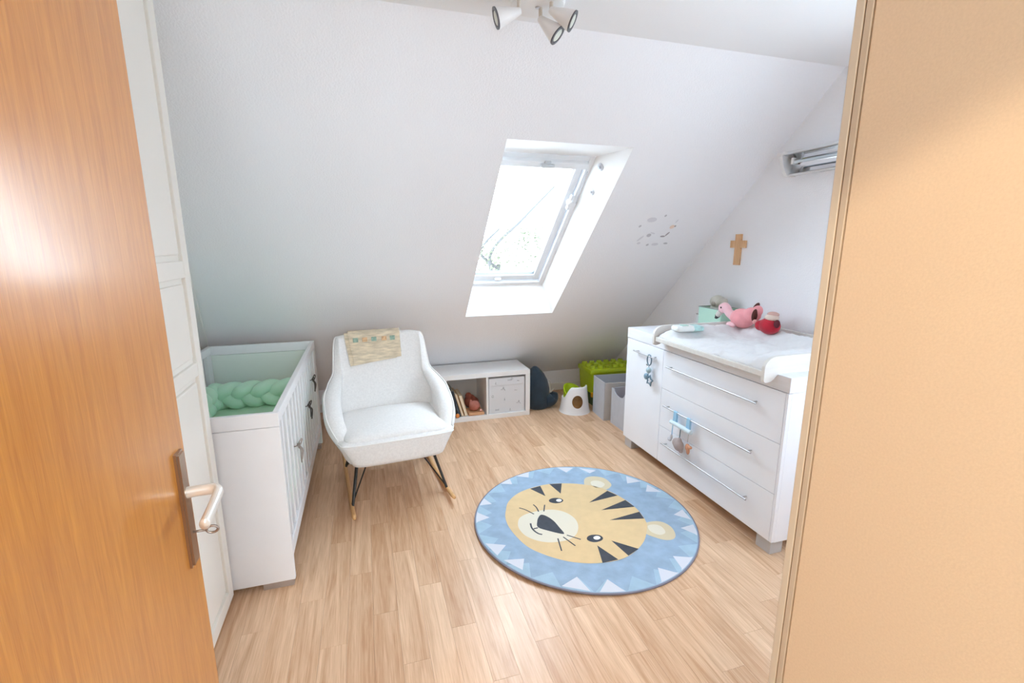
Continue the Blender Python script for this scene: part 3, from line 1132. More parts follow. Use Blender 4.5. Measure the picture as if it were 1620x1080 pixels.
# ============================================================ DRESSER
dx0, dx1, dy0, dy1 = 1.785, 2.432, 1.575, 2.955
dr = thing('changing_dresser', 'wide white changing dresser with one door and three drawers along the right wall', 'dresser', (dx0, dy0, 0))
DL = dy1 - dy0
DD = dx1 - dx0
obj('body', (lambda bm: (bx(bm, 0.019, DD, 0.0, DL, 0.07, 0.819, 0.0015), bm)[-1])(B()), WHITE, dr)
obj('top_board', box(0.0, DD, -0.002, DL + 0.002, 0.8205, 0.892, bev=0.002), GREYTOP, dr)
ys = 2.517 - dy0


def front(name, y0, y1, z0, z1, hy0, hy1, hz, out=0.028):
    f_ = obj(name, box(0.0, 0.0185, y0, y1, z0, z1, bev=0.0012), WHITE, dr)
    bm = B()
    tube(bm, [(-out, hy0, hz), (-out, hy1, hz)], 0.0045, 10)
    for yy in (hy0 + 0.025, hy1 - 0.025):
        tube(bm, [(-out, yy, hz), (0.0, yy, hz)], 0.004, 8)
    obj('bar_handle', bm, ALU, f_, smooth='auto')
    return f_


front('door', ys + 0.002, DL - 0.002, 0.073, 0.817, 2.572 - dy0, 2.825 - dy0, 0.752)
for z0, z1, hz in ((0.572, 0.817, 0.728), (0.320, 0.569, 0.474), (0.073, 0.317, 0.223)):
    front('drawer', 0.016, ys - 0.0015, z0, z1, 1.725 - dy0, 2.448 - dy0, hz)
obj('side_edge', box(0.0, 0.0185, 0.0, 0.0135, 0.073, 0.817, bev=0.001), WHITE, dr)
for yy in (0.012, DL - 0.10):
    for xx in (0.012, DD - 0.09):
        obj('foot', box(xx, xx + 0.075, yy, yy + 0.088, 0, 0.0695, bev=0.002), FOOTGREY, dr)

# changing tray standing on the dresser
tr = thing('changing_tray', 'white wooden changing tray with rounded side panels on the dresser', 'changing tray', (1.70, 1.645, 0.8925))
TL, TD = 0.885, 0.69
TRW = mat('tray_white_birch', (0.72, 0.70, 0.67), 0.45, var=0.05, vscale=6, stretch=(1, 8, 8))


def side_prof():
    p = [(0.10, 0.0), (TD, 0.0), (TD, 0.085), (0.075, 0.085)]
    p += [(0.075 - 0.070 * math.sin(a), 0.03 + 0.055 * math.cos(a)) for a in [PI / 2 * k / 8 for k in range(1, 9)]]
    p += [(0.005, -0.025), (0.012, -0.034)]
    p += [(0.022, -0.036), (0.045, -0.032), (0.065, -0.022), (0.082, -0.003)]
    return p


obj('side_panel', prism(B(), side_prof(), 1, 0, 0.018), TRW, tr)
obj('side_panel', prism(B(), side_prof(), 1, TL - 0.018, TL), TRW, tr)
obj('base_board', box(0.03, TD, 0.0185, TL - 0.0185, 0.0, 0.012), TRW, tr)
obj('front_lip', box(0.012, 0.0295, 0.0185, TL - 0.0185, -0.012, 0.016, bev=0.003), TRW, tr)
obj('back_board', box(TD - 0.018, TD, 0.0185, TL - 0.0185, 0.0125, 0.085, bev=0.003), TRW, tr)

MATW = mat('white_quilted_cotton', (0.71, 0.71, 0.72), 0.9, bump=1.0, bscale=28, sheen=0.2)
px0, px1, py0, py1 = 1.728, 2.366, 1.668, 2.508
zm = 0.9055
bm = B()
nx, ny = 70, 90


def pad_h(u, v):
    """0..1 across depth (u: front to back) and length (v: near to far)"""
    e_ = min(v, 1 - v) * (py1 - py0)
    eb = (1 - u) * (px1 - px0)
    ef = u * (px1 - px0)
    def roll(d, w):
        return math.exp(-((d - w * 0.55) / (w * 0.42)) ** 2)
    h_ = 0.018
    h_ += 0.052 * max(roll(e_, 0.12) * (0.25 + 0.75 * min(1, ef / 0.12)), roll(eb, 0.13))
    edge = min(e_, eb, ef)
    h_ *= min(1, (edge / 0.03)) ** 0.4 if edge > 0 else 0.12
    p = Vector((u * 5, v * 7, 0))
    h_ += 0.009 * noise.noise(p * 2.2) + 0.006 * noise.noise(p * 6 + Vector((3, 1, 0))) + 0.012 * abs(noise.noise(Vector((u * 4 + v * 9, v * 3 - u * 6, 2))))
    return max(0.004, h_)


G = []
for i in range(nx + 1):
    r_ = []
    for j in range(ny + 1):
        u, v = i / nx, j / ny
        jx = 0.008 * noise.noise(Vector((u * 6, v * 9, 5))) if 0 < i < nx else 0
        r_.append(bm.verts.new((u * (px1 - px0) + jx * 0.5, v * (py1 - py0), pad_h(u, v))))
    G.append(r_)
for i in range(nx):
    for j in range(ny):
        bm.faces.new((G[i][j], G[i + 1][j], G[i + 1][j + 1], G[i][j + 1]))
bd = [G[i][0] for i in range(nx + 1)] + [G[nx][j] for j in range(1, ny + 1)] + [G[i][ny] for i in range(nx - 1, -1, -1)] + [G[0][j] for j in range(ny - 1, 0, -1)]
lo = [bm.verts.new((v.co.x, v.co.y, 0.0)) for v in bd]
for k in range(len(bd)):
    k2 = (k + 1) % len(bd)
    bm.faces.new((bd[k], bd[k2], lo[k2], lo[k]))
bm.faces.new(lo[::-1])
o = obj('changing_mat', bm, MATW, smooth=True, loc=(px0, py0, zm))
tag(o, 'white quilted changing mat with puffy raised borders in the tray', 'changing mat')

# wet wipes pack on the raised far border of the mat
wp = thing('wipes_pack', 'white and mint pack of wet wipes on the changing mat', 'wipes', (1.86, 2.405, 0.957), math.radians(-7))
bm = B()
rbox(bm, (0, 0, 0.017), (0.088, 0.045, 0.017), (0.02, 0.02, 0.014), 8)
obj('pack', bm, mat('white_film', (0.80, 0.83, 0.82), 0.3, bump=0.2, bscale=40), wp, smooth=True)
bm = B()
rbox(bm, (0.05, 0, 0.017), (0.043, 0.0462, 0.0175), (0.02, 0.02, 0.014), 6)
obj('printed_end', bm, mat('mint_print', (0.45, 0.70, 0.68), 0.35, var=0.25, vscale=30), wp, smooth=True)
obj('flap', box(-0.045, 0.0, -0.02, 0.02, 0.0335, 0.038, bev=0.003), mat('mint_flap', (0.50, 0.73, 0.66), 0.35), wp)

# basket with plush sheep, white jar
bk = thing('mint_basket', 'mint green fabric basket against the wall on the dresser', 'basket', (2.345, 2.715, 0.8925))
MINT = mat('mint_fabric', (0.50, 0.74, 0.61), 0.8, bump=0.15, bscale=200)
bm = B()
ty = math.radians(-6)
for (a, b_, c_, d_) in ((-0.075, -0.069, -0.105, 0.105), (0.069, 0.075, -0.105, 0.105), (-0.069, 0.069, -0.105, -0.099), (-0.069, 0.069, 0.099, 0.105)):
    bx(bm, a, b_, c_, d_, 0.004, 0.148)
bx(bm, -0.075, 0.075, -0.105, 0.105, 0, 0.004)
for v in bm.verts:
    k_ = 1 + 0.12 * (v.co.z / 0.148)
    v.co.x *= k_
    v.co.y *= k_
    v.co.y -= 0.02 * (v.co.z / 0.148)
obj('basket_body', bm, MINT, bk)
bm = B()
rim = [(-0.084, -0.138), (0.084, -0.138), (0.084, 0.098), (-0.084, 0.098)]
tube(bm, [(x_, y_, 0.149) for x_, y_ in rim], 0.003, 6, closed=True)
obj('rim_binding', bm, mat('grey_binding', (0.28, 0.33, 0.31), 0.7), bk)
sp = thing('plush_sheep', 'grey beige plush toy sitting in the mint basket', 'plush toy', (2.345, 2.715, 0.8975))
bm = B()
ellipsoid(bm, (0, 0.01, 0.09), (0.055, 0.07, 0.088))
ellipsoid(bm, (-0.01, 0.0, 0.185), (0.045, 0.062, 0.046))
ellipsoid(bm, (0.0, -0.062, 0.185), (0.016, 0.02, 0.030))
ellipsoid(bm, (0.0, 0.062, 0.185), (0.016, 0.02, 0.030))
soft(obj('plush_body', bm, mat('greige_plush', (0.52, 0.50, 0.44), 0.95, bump=0.7, bscale=70, var=0.15, vscale=20), sp), 0.006, 4)
bm = B()
ellipsoid(bm, (-0.048, -0.006, 0.175), (0.012, 0.02, 0.018))
obj('muzzle', bm, mat('dark_greige', (0.30, 0.27, 0.23), 0.9), sp, smooth=True)
jr = thing('white_jar', 'small white tub with a dark lid beside the mint basket', 'tub', (2.36, 2.925, 0.8925))
bm = B()
lathe(bm, [(0, 0), (0.026, 0), (0.028, 0.004), (0.028, 0.072), (0.0, 0.072)], 20)
obj('tub_body', bm, mat('tub_white', (0.82, 0.82, 0.84), 0.35), jr, smooth='auto')
obj('lid', lathe(B(), [(0, 0.0722), (0.024, 0.0722), (0.024, 0.076), (0, 0.076)], 20), mat('tub_lid_grey', (0.25, 0.24, 0.25), 0.4), jr, smooth='auto')

# flamingo lying on the mat's back border
fm = thing('plush_flamingo', 'pink plush flamingo with dark beak tip lying on the changing mat', 'plush toy', (2.258, 2.395, 0.956))
PINK = mat('flamingo_pink', (0.78, 0.31, 0.33), 0.95, bump=0.3, bscale=150, var=0.10, vscale=18, sheen=0.2)
PALEPINK = mat('flamingo_pale_pink', (0.85, 0.52, 0.56), 0.95, bump=0.3, bscale=150, sheen=0.2)
bm = B()
ellipsoid(bm, (0, 0.0, 0.062), (0.060, 0.088, 0.062))
ellipsoid(bm, (0, -0.075, 0.095), (0.045, 0.060, 0.045))
ellipsoid(bm, (0, -0.115, 0.125), (0.028, 0.035, 0.034))
soft(obj('body', bm, PINK, fm), 0.006, 6)
bm = B()
pts = spline([(-0.012, 0.05, 0.06), (-0.02, 0.095, 0.085), (-0.022, 0.118, 0.115), (-0.02, 0.138, 0.120), (-0.02, 0.158, 0.105)], 6)
tube(bm, pts, 0.027, 14, taper=[1.15 - 0.2 * math.sin(PI * k / 24) for k in range(25)])
ellipsoid(bm, (-0.02, 0.148, 0.108), (0.030, 0.036, 0.033))
soft(obj('neck_and_head', bm, PALEPINK, fm, label='pale pink curved neck and head'), 0.005, 4)
bm = B()
tube(bm, spline([(-0.024, 0.165, 0.085), (-0.026, 0.185, 0.062), (-0.026, 0.192, 0.047)], 5), 0.020, 12, taper=[1 - 0.035 * k for k in range(11)])
bk_ = obj('beak', bm, mat('beak_cream', (0.70, 0.66, 0.62), 0.9), fm, smooth=True)
bm = B()
tube(bm, spline([(-0.026, 0.191, 0.052), (-0.027, 0.199, 0.040), (-0.027, 0.212, 0.036)], 5), 0.0175, 12, taper=[1 - 0.075 * k for k in range(11)])
obj('beak_tip', bm, DARK, bk_, smooth=True, label='charcoal beak tip')
obj('eye', ellipsoid(B(), (-0.049, 0.140, 0.114), (0.004, 0.006, 0.006), nu=10, nv=6), DARK, fm, smooth=True)
DBR = mat('dark_brown_plush', (0.085, 0.025, 0.02), 0.95)
for q, (yy, zz, an) in enumerate(((-0.118, 0.098, 0.5), (-0.09, 0.138, 0.9))):
    bm = B()
    ellipsoid(bm, (0, 0, 0), (0.020, 0.012, 0.040))
    o = obj('wing_tip', bm, DBR, fm, smooth=True)
    o.location = (-0.028 + 0.03 * q, yy - 0.006, zz)
    o.rotation_euler = (an - 0.4, 0, 0)
obj('foot', ellipsoid(B(), (-0.052, 0.035, 0.018), (0.022, 0.036, 0.018)), PALEPINK, fm, smooth=True)

# red plush
rp = thing('red_plush', 'round red plush doll with cream face beside the flamingo', 'plush toy', (2.258, 2.18, 0.956))
RED = mat('red_plush', (0.42, 0.008, 0.025), 0.95, bump=0.5, bscale=120, var=0.2, vscale=20, sheen=0.2)
bm = B()
ellipsoid(bm, (0, 0, 0.048), (0.055, 0.064, 0.050))
ellipsoid(bm, (-0.02, 0.05, 0.045), (0.03, 0.03, 0.032))
soft(obj('body', bm, RED, rp), 0.006, 5)
obj('face', ellipsoid(B(), (0.0, -0.01, 0.098), (0.035, 0.042, 0.022)), mat('cream_face', (0.72, 0.58, 0.50), 0.9), rp, smooth=True)
obj('cap', ellipsoid(B(), (0.010, -0.008, 0.117), (0.030, 0.035, 0.016)), mat('rose_beige', (0.55, 0.34, 0.30), 0.9), rp, smooth=True)
obj('arm', ellipsoid(B(), (-0.012, -0.062, 0.070), (0.018, 0.015, 0.024)), mat('dark_maroon', (0.10, 0.012, 0.02), 0.9), rp, smooth=True)
obj('hand', ellipsoid(B(), (-0.03, 0.082, 0.062), (0.014, 0.014, 0.014)), mat('rose_hand', (0.72, 0.36, 0.34), 0.9), rp, smooth=True)

# teething toy hanging on the door handle
HXD = dx0 - 0.028
th = thing('teether_toy', 'blue grey star teether with beads hanging on the dresser door handle', 'teether', (HXD, 2.628, 0.56))
STEEL = mat('slate_silicone', (0.12, 0.20, 0.26), 0.4)
PALEB = mat('pale_blue_bead', (0.38, 0.52, 0.58), 0.45)
bm = B()
tube(bm, [(0.0, 0.024 * math.sin(t), 0.169 + 0.035 * math.cos(t)) for t in [2 * PI * k / 24 for k in range(24)]], 0.0042, 8, closed=True)
obj('ring', bm, STEEL, th, smooth=True)
obj('cord', tube(B(), [(0, 0, 0.135), (0, 0.002, 0.10), (0, 0, 0.07)], 0.0022, 6), STEEL, th)
obj('bead', ellipsoid(B(), (0, 0, 0.100), (0.017, 0.020, 0.020)), PALEB, th, smooth=True)
obj('bead', ellipsoid(B(), (0, 0.024, 0.052), (0.014, 0.022, 0.022)), mat('mid_blue_bead', (0.20, 0.32, 0.42), 0.45), th, smooth=True)
bm = B()
st = []
for k in range(10):
    r_ = 0.036 if k % 2 == 0 else 0.019
    a = PI / 2 + 2 * PI * k / 10 + 0.15
    st.append((-0.004, -0.020 + r_ * math.cos(a), 0.036 + r_ * math.sin(a)))
tube(bm, st, 0.0052, 8, closed=True)
obj('star', bm, STEEL, th, smooth=True)
obj('knot', tube(B(), [(0, 0.018, 0.128), (0, 0.030, 0.134)], 0.003, 6), DARK, th)

# activity hanger on the middle drawer handle
ah = thing('activity_hanger', 'light blue fabric hanger with dangling animal toys on the middle drawer handle', 'baby toy', (HXD, 2.255, 0.22))
LB = mat('light_blue_fabric', (0.33, 0.58, 0.78), 0.8, bump=0.2, bscale=200)
IB = mat('ice_blue_fabric', (0.68, 0.80, 0.86), 0.8, bump=0.2, bscale=200)
for yy in (0.062, -0.062):
    bm = B()
    p_ = [(-0.006, 0.259), (0.0, 0.2645), (0.006, 0.259), (0.0075, 0.19), (-0.0085, 0.19)]
    prism(bm, [(a, b_) for a, b_ in p_], 1, yy - 0.014, yy + 0.014)
    obj('strap', bm, LB, ah)
bm = B()
tube(bm, spline([(-0.006, 0.095, 0.186), (-0.008, 0.0, 0.188), (-0.006, -0.095, 0.186)], 6), 0.0135, 12)
obj('padded_bar', bm, IB, ah, smooth=True)
for yy, z1, m_ in ((0.075, 0.10, LB), (0.0, 0.115, STEEL), (-0.075, 0.12, mat('grey_cord2', (0.5, 0.5, 0.52), 0.7))):
    obj('cord', tube(B(), [(-0.006, yy, 0.176), (-0.006, yy + 0.004, z1)], 0.003, 6), m_, ah)
TAUPE = mat('taupe_plush', (0.42, 0.35, 0.34), 0.9, bump=0.4, bscale=150, var=0.1, vscale=30)
bm = B()
ellipsoid(bm, (-0.008, 0.005, 0.068), (0.026, 0.040, 0.036))
ellipsoid(bm, (-0.010, 0.028, 0.078), (0.022, 0.026, 0.028))
ellipsoid(bm, (-0.010, 0.000, 0.100), (0.014, 0.018, 0.020))
ellipsoid(bm, (-0.010, -0.022, 0.042), (0.012, 0.012, 0.014))
soft(obj('elephant', bm, TAUPE, ah, label='taupe plush elephant'), 0.004, 4)
bm = B()
ellipsoid(bm, (-0.008, -0.077, 0.090), (0.012, 0.018, 0.022))
ellipsoid(bm, (-0.008, -0.083, 0.068), (0.010, 0.012, 0.022))
ellipsoid(bm, (-0.008, -0.100, 0.098), (0.010, 0.014, 0.010))
soft(obj('orange_fox', bm, mat('terracotta_plush', (0.62, 0.30, 0.18), 0.9), ah, label='orange plush animal'), 0.004, 3)
bm = B()
ellipsoid(bm, (-0.008, 0.080, 0.092), (0.008, 0.012, 0.018))
ellipsoid(bm, (-0.008, 0.096, 0.070), (0.010, 0.020, 0.012))
soft(obj('grey_bird', bm, mat('light_grey_plush', (0.60, 0.60, 0.64), 0.9), ah, label='pale grey dangling animal'), 0.004, 3)

# ============================================================ ROCKING ARMCHAIR (front towards local -y)
ch = thing('rocking_chair', 'white boucle rocking armchair with black wire legs and wooden rockers', 'chair', (0.100, 2.93, 0), math.radians(5.5))


def sstep(a, b_, v):
    t = max(0.0, min(1.0, (v - a) / (b_ - a)))
    return t * t * (3 - 2 * t)


def rimh(s):
    h_ = 0.905 - 0.010 * sstep(0.10, 0.28, s)
    h_ -= 0.235 * sstep(0.28, 0.54, s)
    h_ -= 0.115 * sstep(0.50, 0.84, s)
    h_ -= 0.130 * sstep(0.74, 1.0, s) ** 1.4
    return h_


Z0 = 0.285


def half_w(z):
    return 0.298 + 0.088 * sstep(0.25, 0.48, z) - 0.066 * sstep(0.53, 0.66, z) + 0.010 * sstep(0.70, 0.90, z)


def outer(u, z):
    """outer surface point for u in -1..1 (front left, back, front right)"""
    s = abs(u)
    sg = 1 if u >= 0 else -1
    w = half_w(z)
    yb_ = 0.205 + (z - Z0) * 0.22
    yc_ = 0.06 + (z - Z0) * 0.16
    yf_ = -0.325 - 0.02 * sstep(0.3, 0.5, z)
    if s <= 0.6:
        th_ = s / 0.6 * PI / 2
        p = 0.46
        x_ = w * math.sin(th_) ** p if th_ > 0 else 0
        y_ = yc_ + (yb_ - yc_) * max(0.0, math.cos(th_)) ** p
    else:
        q = (s - 0.6) / 0.4
        y_ = yc_ + (yf_ - yc_) * q
        x_ = w * (1 - 0.13 * q ** 4)
    return Vector((sg * x_, y_, z))


def inward(u, z):
    e_ = 0.004
    a = outer(max(-1, u - e_), z)
    b_ = outer(min(1, u + e_), z)
    t = (b_ - a)
    n_ = Vector((-t.y, t.x, 0)).normalized()
    c_ = Vector((0, -0.12, z)) - outer(u, z)
    if n_.dot(c_) < 0:
        n_ = -n_
    return n_


def thick(s):
    base_ = 0.058 + 0.047 * sstep(0.42, 0.7, s)
    return base_ * (1.0 - 0.45 * sstep(0.86, 1.0, s))


bm = B()
cols = []
NU = 96
NV = 10
rimline = []
for i in range(NU + 1):
    u = -1 + 2 * i / NU
    # finer near the ends of the arms
    u = math.copysign(abs(u) ** 0.92, u)
    s = abs(u)
    H = rimh(s)
    t_ = thick(s)
    r_ = t_ / 2
    col = []
    for j in range(NV + 1):
        z = Z0 + (H - r_ - Z0) * j / NV
        col.append(outer(u, z))
    n_ = inward(u, H - r_)
    o_ = outer(u, H - r_)
    for a in [PI * k / 8 for k in range(1, 8)]:
        col.append(o_ + n_ * (r_ - r_ * math.cos(a)) + Vector((0, 0, r_ * math.sin(a) * 0.9)))
    rimline.append(o_ + n_ * (r_ * 0.18) + Vector((0, 0, r_ * 0.62)))
    for j in range(NV, -1, -1):
        z = 0.36 + (H - r_ - 0.36) * j / NV if H - r_ > 0.36 else H - r_ - 0.0001 * (NV - j)
        col.append(outer(u, z) + inward(u, z) * t_)
    cols.append([bm.verts.new(v) for v in col])
for i in range(NU):
    for j in range(len(cols[0]) - 1):
        bm.faces.new((cols[i][j], cols[i + 1][j], cols[i + 1][j + 1], cols[i][j + 1]))
for c_ in (cols[0], cols[-1]):
    bm.faces.new(c_)
shell = obj('backrest_shell', bm, BOUCLE, ch, smooth=True)
bm = B()
tube(bm, [p + Vector((0, 0, 0.003)) for p in rimline[2:-2]], 0.0042, 6)
obj('piping', bm, PIPING, shell, smooth=True)


def plan(z, k_):
    """closed outline of the seat base at height z, k_ pulls it inwards"""
    P = [outer(-1 + 2 * i / 40, z) for i in range(41)]
    xf, yf_ = P[-1].x, P[-1].y
    for i in range(1, 24):
        a = PI * i / 24
        c_, s_ = math.cos(a), math.sin(a)
        P.append(Vector((xf * math.copysign(abs(c_) ** 0.55, c_), yf_ - 0.048 * s_ ** 0.55, z)))
    c0_ = Vector((0, -0.08, z))
    return [c0_ + (p - c0_) * k_ for p in P]


bm = B()
loops = []
for z, k_ in ((0.262, 0.86), (0.266, 0.93), (0.276, 0.968), (0.292, 0.986), (0.330, 0.992), (0.370, 0.992), (0.396, 0.990), (0.408, 0.978), (0.416, 0.945), (0.419, 0.88)):
    loops.append([bm.verts.new(p) for p in plan(z, k_)])
for A_, C_ in zip(loops, loops[1:]):
    for k in range(len(A_)):
        bm.faces.new((A_[k], A_[(k + 1) % len(A_)], C_[(k + 1) % len(A_)], C_[k]))
bm.faces.new(loops[0][::-1])
bm.faces.new(loops[-1])
obj('seat_base', bm, BOUCLE, ch, smooth=True)


def cushfn(v):
    v = v.copy()
    if v.z > 0.42:
        v.z += 0.030 * (1 - min(1, abs(v.x) / 0.30) ** 2) * (1 - min(1, abs(v.y + 0.08) / 0.30) ** 2)
        v.z -= 0.02 * sstep(0.0, 0.25, v.y)
    return v


bm = B()
rbox(bm, (0, -0.082, 0.410), (0.292, 0.270, 0.032), (0.06, 0.06, 0.026), 14, cushfn)
cush = obj('seat_cushion', bm, BOUCLE, ch, smooth=True)
bm = B()
pts = [p + Vector((0, 0, 0.001)) for p in plan(0.406, 0.992)[39:]]
pts = [rimline[-3]] + pts + [plan(0.406, 0.992)[0], plan(0.406, 0.992)[1], rimline[2]]
tube(bm, pts, 0.0042, 6)
obj('piping', bm, PIPING, cush, smooth=True)
# wire legs and rockers
for sg in (-1, 1):
    bm = B()
    rk = []
    for k in range(25):
        yy = -0.475 + 0.86 * k / 24
        rk.append((sg * (0.275 + 0.0 * yy), yy, 0.0125 + 0.042 * (abs(yy) / 0.40) ** 2.2 * (0.55 if yy < 0 else 1.0)))
    tube(bm, rk, 0.0125, 10, flat=1.0, taper=[0.75] + [1.0] * 23 + [0.75])
    obj('rocker', bm, BEECH, ch, smooth=True)
    for (ty_, by_) in ((-0.12, -0.32), (0.10, 0.215)):
        zb_ = 0.030
        for off_ in (-0.014, 0.014):
            bm = B()
            tube(bm, [(sg * 0.205, ty_ + off_ * 2.2, 0.30), (sg * 0.272, by_ + off_ * 0.55, zb_)], 0.0072, 8)
            obj('leg', bm, BLACKMETAL, ch, smooth='auto')
    for (a, b_) in (((0.10, -0.02, 0.28), (0.272, -0.305, 0.036)), ((0.14, -0.03, 0.30), (0.272, 0.20, 0.034))):
        bm = B()
        tube(bm, [(sg * a[0], a[1], a[2]), (sg * b_[0], b_[1], b_[2])], 0.0042, 8)
        obj('brace', bm, BLACKMETAL, ch, smooth='auto')
obj('under_frame', (lambda bm: (tube(bm, [(-0.22, -0.12, 0.284), (0.22, -0.12, 0.284)], 0.008, 8), tube(bm, [(-0.22, 0.11, 0.284), (0.22, 0.11, 0.284)], 0.008, 8), bm)[-1])(B()), BLACKMETAL, ch)

# folded blanket over the top of the backrest
bl_ = thing('baby_blanket', 'beige knitted blanket folded over the top of the white armchair', 'blanket', ch.location, math.radians(5.5))


def blanket_mat():
    m = mat('beige_knit', (0.66, 0.56, 0.41), 0.95, bump=1.0, bscale=30, var=0.28, vscale=16, stretch=(1, 3, 5), sheen=0.2)
    return m


def back_path(x, drop_f, drop_b, lift):
    """points over the backrest at local x, from low in front over the top to behind"""
    # find u for x at the rim
    u = 0.0
    best = 9
    for k in range(0, 60):
        uu = k / 100
        d_ = abs(outer(uu, 0.86).x - abs(x))
        if d_ < best:
            best, u = d_, uu
    u = math.copysign(u, x)
    H = rimh(abs(u))
    t_ = thick(abs(u))
    r_ = t_ / 2
    n_ = inward(u, H - r_)
    P = []
    for j in range(11):
        z = drop_f + (H - r_ - drop_f) * j / 10
        q = outer(u, z) + inward(u, z) * (t_ + lift)
        P.append((q.y, z))
    o_ = outer(u, H - r_)
    for a in [PI * k / 8 for k in range(7, 0, -1)]:
        q = o_ + n_ * (r_ - (r_ + lift) * math.cos(a)) + Vector((0, 0, (r_ + lift) * math.sin(a) * 0.9 + lift * 0.3))
        P.append((q.y, q.z))
    for j in range(10, -1, -1):
        z = drop_b + (H - r_ - drop_b) * j / 10
        q = outer(u, z) - inward(u, z) * lift
        P.append((q.y, z))
    return P


def blanket(x0, x1, df, db, lift, skew, th=0.006, wav=0.003, seed=0):
    bm = B()
    n = 22
    front_, back_ = [], []
    for i in range(n + 1):
        f_ = i / n
        x = x0 + (x1 - x0) * f_
        pa = back_path(x, df + skew * f_, db, lift)
        pb = back_path(x, df + skew * f_, db, lift + th)
        ca, cb = [], []
        for k, (a, b_) in enumerate(zip(pa, pb)):
            w_ = wav * noise.noise(Vector((x * 16, k * 0.4, seed)))
            xs = x + (0.012 if k < 11 else 0.0) * (1 - k / 11) * (1 - f_) * 2.0
            ca.append(bm.verts.new((xs, a[0], a[1])))
            cb.append(bm.verts.new((xs, b_[0] - abs(w_), b_[1] + (abs(w_) if 8 < k < 20 else 0))))
        front_.append(ca)
        back_.append(cb)
    m_ = len(front_[0])
    for i in range(n):
        for k in range(m_ - 1):
            bm.faces.new((front_[i][k], front_[i + 1][k], front_[i + 1][k + 1], front_[i][k + 1]))
            bm.faces.new((back_[i][k], back_[i + 1][k], back_[i + 1][k + 1], back_[i][k + 1]))
        for k in (0, m_ - 1):
            bm.faces.new((front_[i][k], front_[i + 1][k], back_[i + 1][k], back_[i][k]))
    for i in (0, n):
        for k in range(m_ - 1):
            bm.faces.new((front_[i][k], front_[i][k + 1], back_[i][k + 1], back_[i][k]))
    return bm


obj('under_fold', blanket(-0.222, 0.100, 0.705, 0.70, 0.003, 0.03, seed=1), blanket_mat(), bl_, smooth='auto')
top_f = obj('top_fold', blanket(-0.198, 0.128, 0.708, 0.74, 0.0105, 0.035, seed=2), blanket_mat(), bl_, smooth='auto')
# coloured patches worked into the knit
for q, (x_, m_) in enumerate(((-0.155, mat('teal_knit', (0.30, 0.42, 0.34), 0.95, var=0.3, vscale=60)), (-0.098, mat('orange_knit', (0.66, 0.42, 0.24), 0.95, var=0.3, vscale=60)),
                              (-0.04, mat('teal_knit', (0.30, 0.42, 0.34), 0.95, var=0.3, vscale=60)), (0.025, mat('orange_knit', (0.66, 0.42, 0.24), 0.95, var=0.3, vscale=60)),
                              (0.078, mat('teal_knit', (0.30, 0.42, 0.34), 0.95, var=0.3, vscale=60)))):
    bm = B()
    pth = back_path(x_, 0.74, 0.74, 0.0188)
    zc_ = 0.868
    yy = min(pth[:11], key=lambda p_: abs(p_[1] - zc_))[0]
    bx(bm, x_ - 0.016, x_ + 0.016, yy - 0.0025, yy + 0.001, zc_ - 0.014, zc_ + 0.014, 0.001)
    for v in bm.verts:
        v.co.y += (v.co.z - zc_) * 0.22
    obj('knit_patch', bm, m_, top_f)
bm = B()
pth = [(0.131, p_[0] - 0.001, p_[1]) for p_ in back_path(0.128, 0.775, 0.8, 0.016)[:17]]
tube(bm, pth, 0.0035, 6)
obj('white_border', bm, PIPING, top_f, smooth=True, label='white edging')

# ============================================================ RUG
RX, RY, RR = 1.073, 2.144, 0.596
rug = thing('round_rug', 'round blue rug with a tiger face and white mane points on the floor', 'rug', (RX, RY, 0.0004))
RBLUE = mat('rug_blue', (0.30, 0.41, 0.54), 0.95, bump=0.5, bscale=120, var=0.13, vscale=16)
RLIGHT = mat('rug_light_blue', (0.35, 0.49, 0.60), 0.95, bump=0.5, bscale=120, var=0.08, vscale=16)
RWHITE = mat('rug_pale', (0.62, 0.64, 0.70), 0.95, bump=0.5, bscale=120)
RYEL = mat('rug_sand_yellow', (0.68, 0.50, 0.28), 0.95, bump=0.5, bscale=120, var=0.05, vscale=20)
RCREAM = mat('rug_cream', (0.70, 0.65, 0.54), 0.95, bump=0.5, bscale=120)
RTAN = mat('rug_tan', (0.62, 0.53, 0.36), 0.95, bump=0.5, bscale=120)
RDARK = mat('rug_charcoal', (0.055, 0.062, 0.078), 0.95, bump=0.5, bscale=120, var=0.15, vscale=25)
RW2 = mat('rug_white', (0.85, 0.85, 0.85), 0.95)
RT = 0.008


def lift(x, y):
    """the rug edge stands up a little towards the doorway side"""
    a = math.atan2(y, x)
    r_ = math.hypot(x, y)
    k_ = max(0.0, math.cos(a - math.radians(215))) ** 3
    return 0.010 * k_ * sstep(0.40, 0.60, r_)


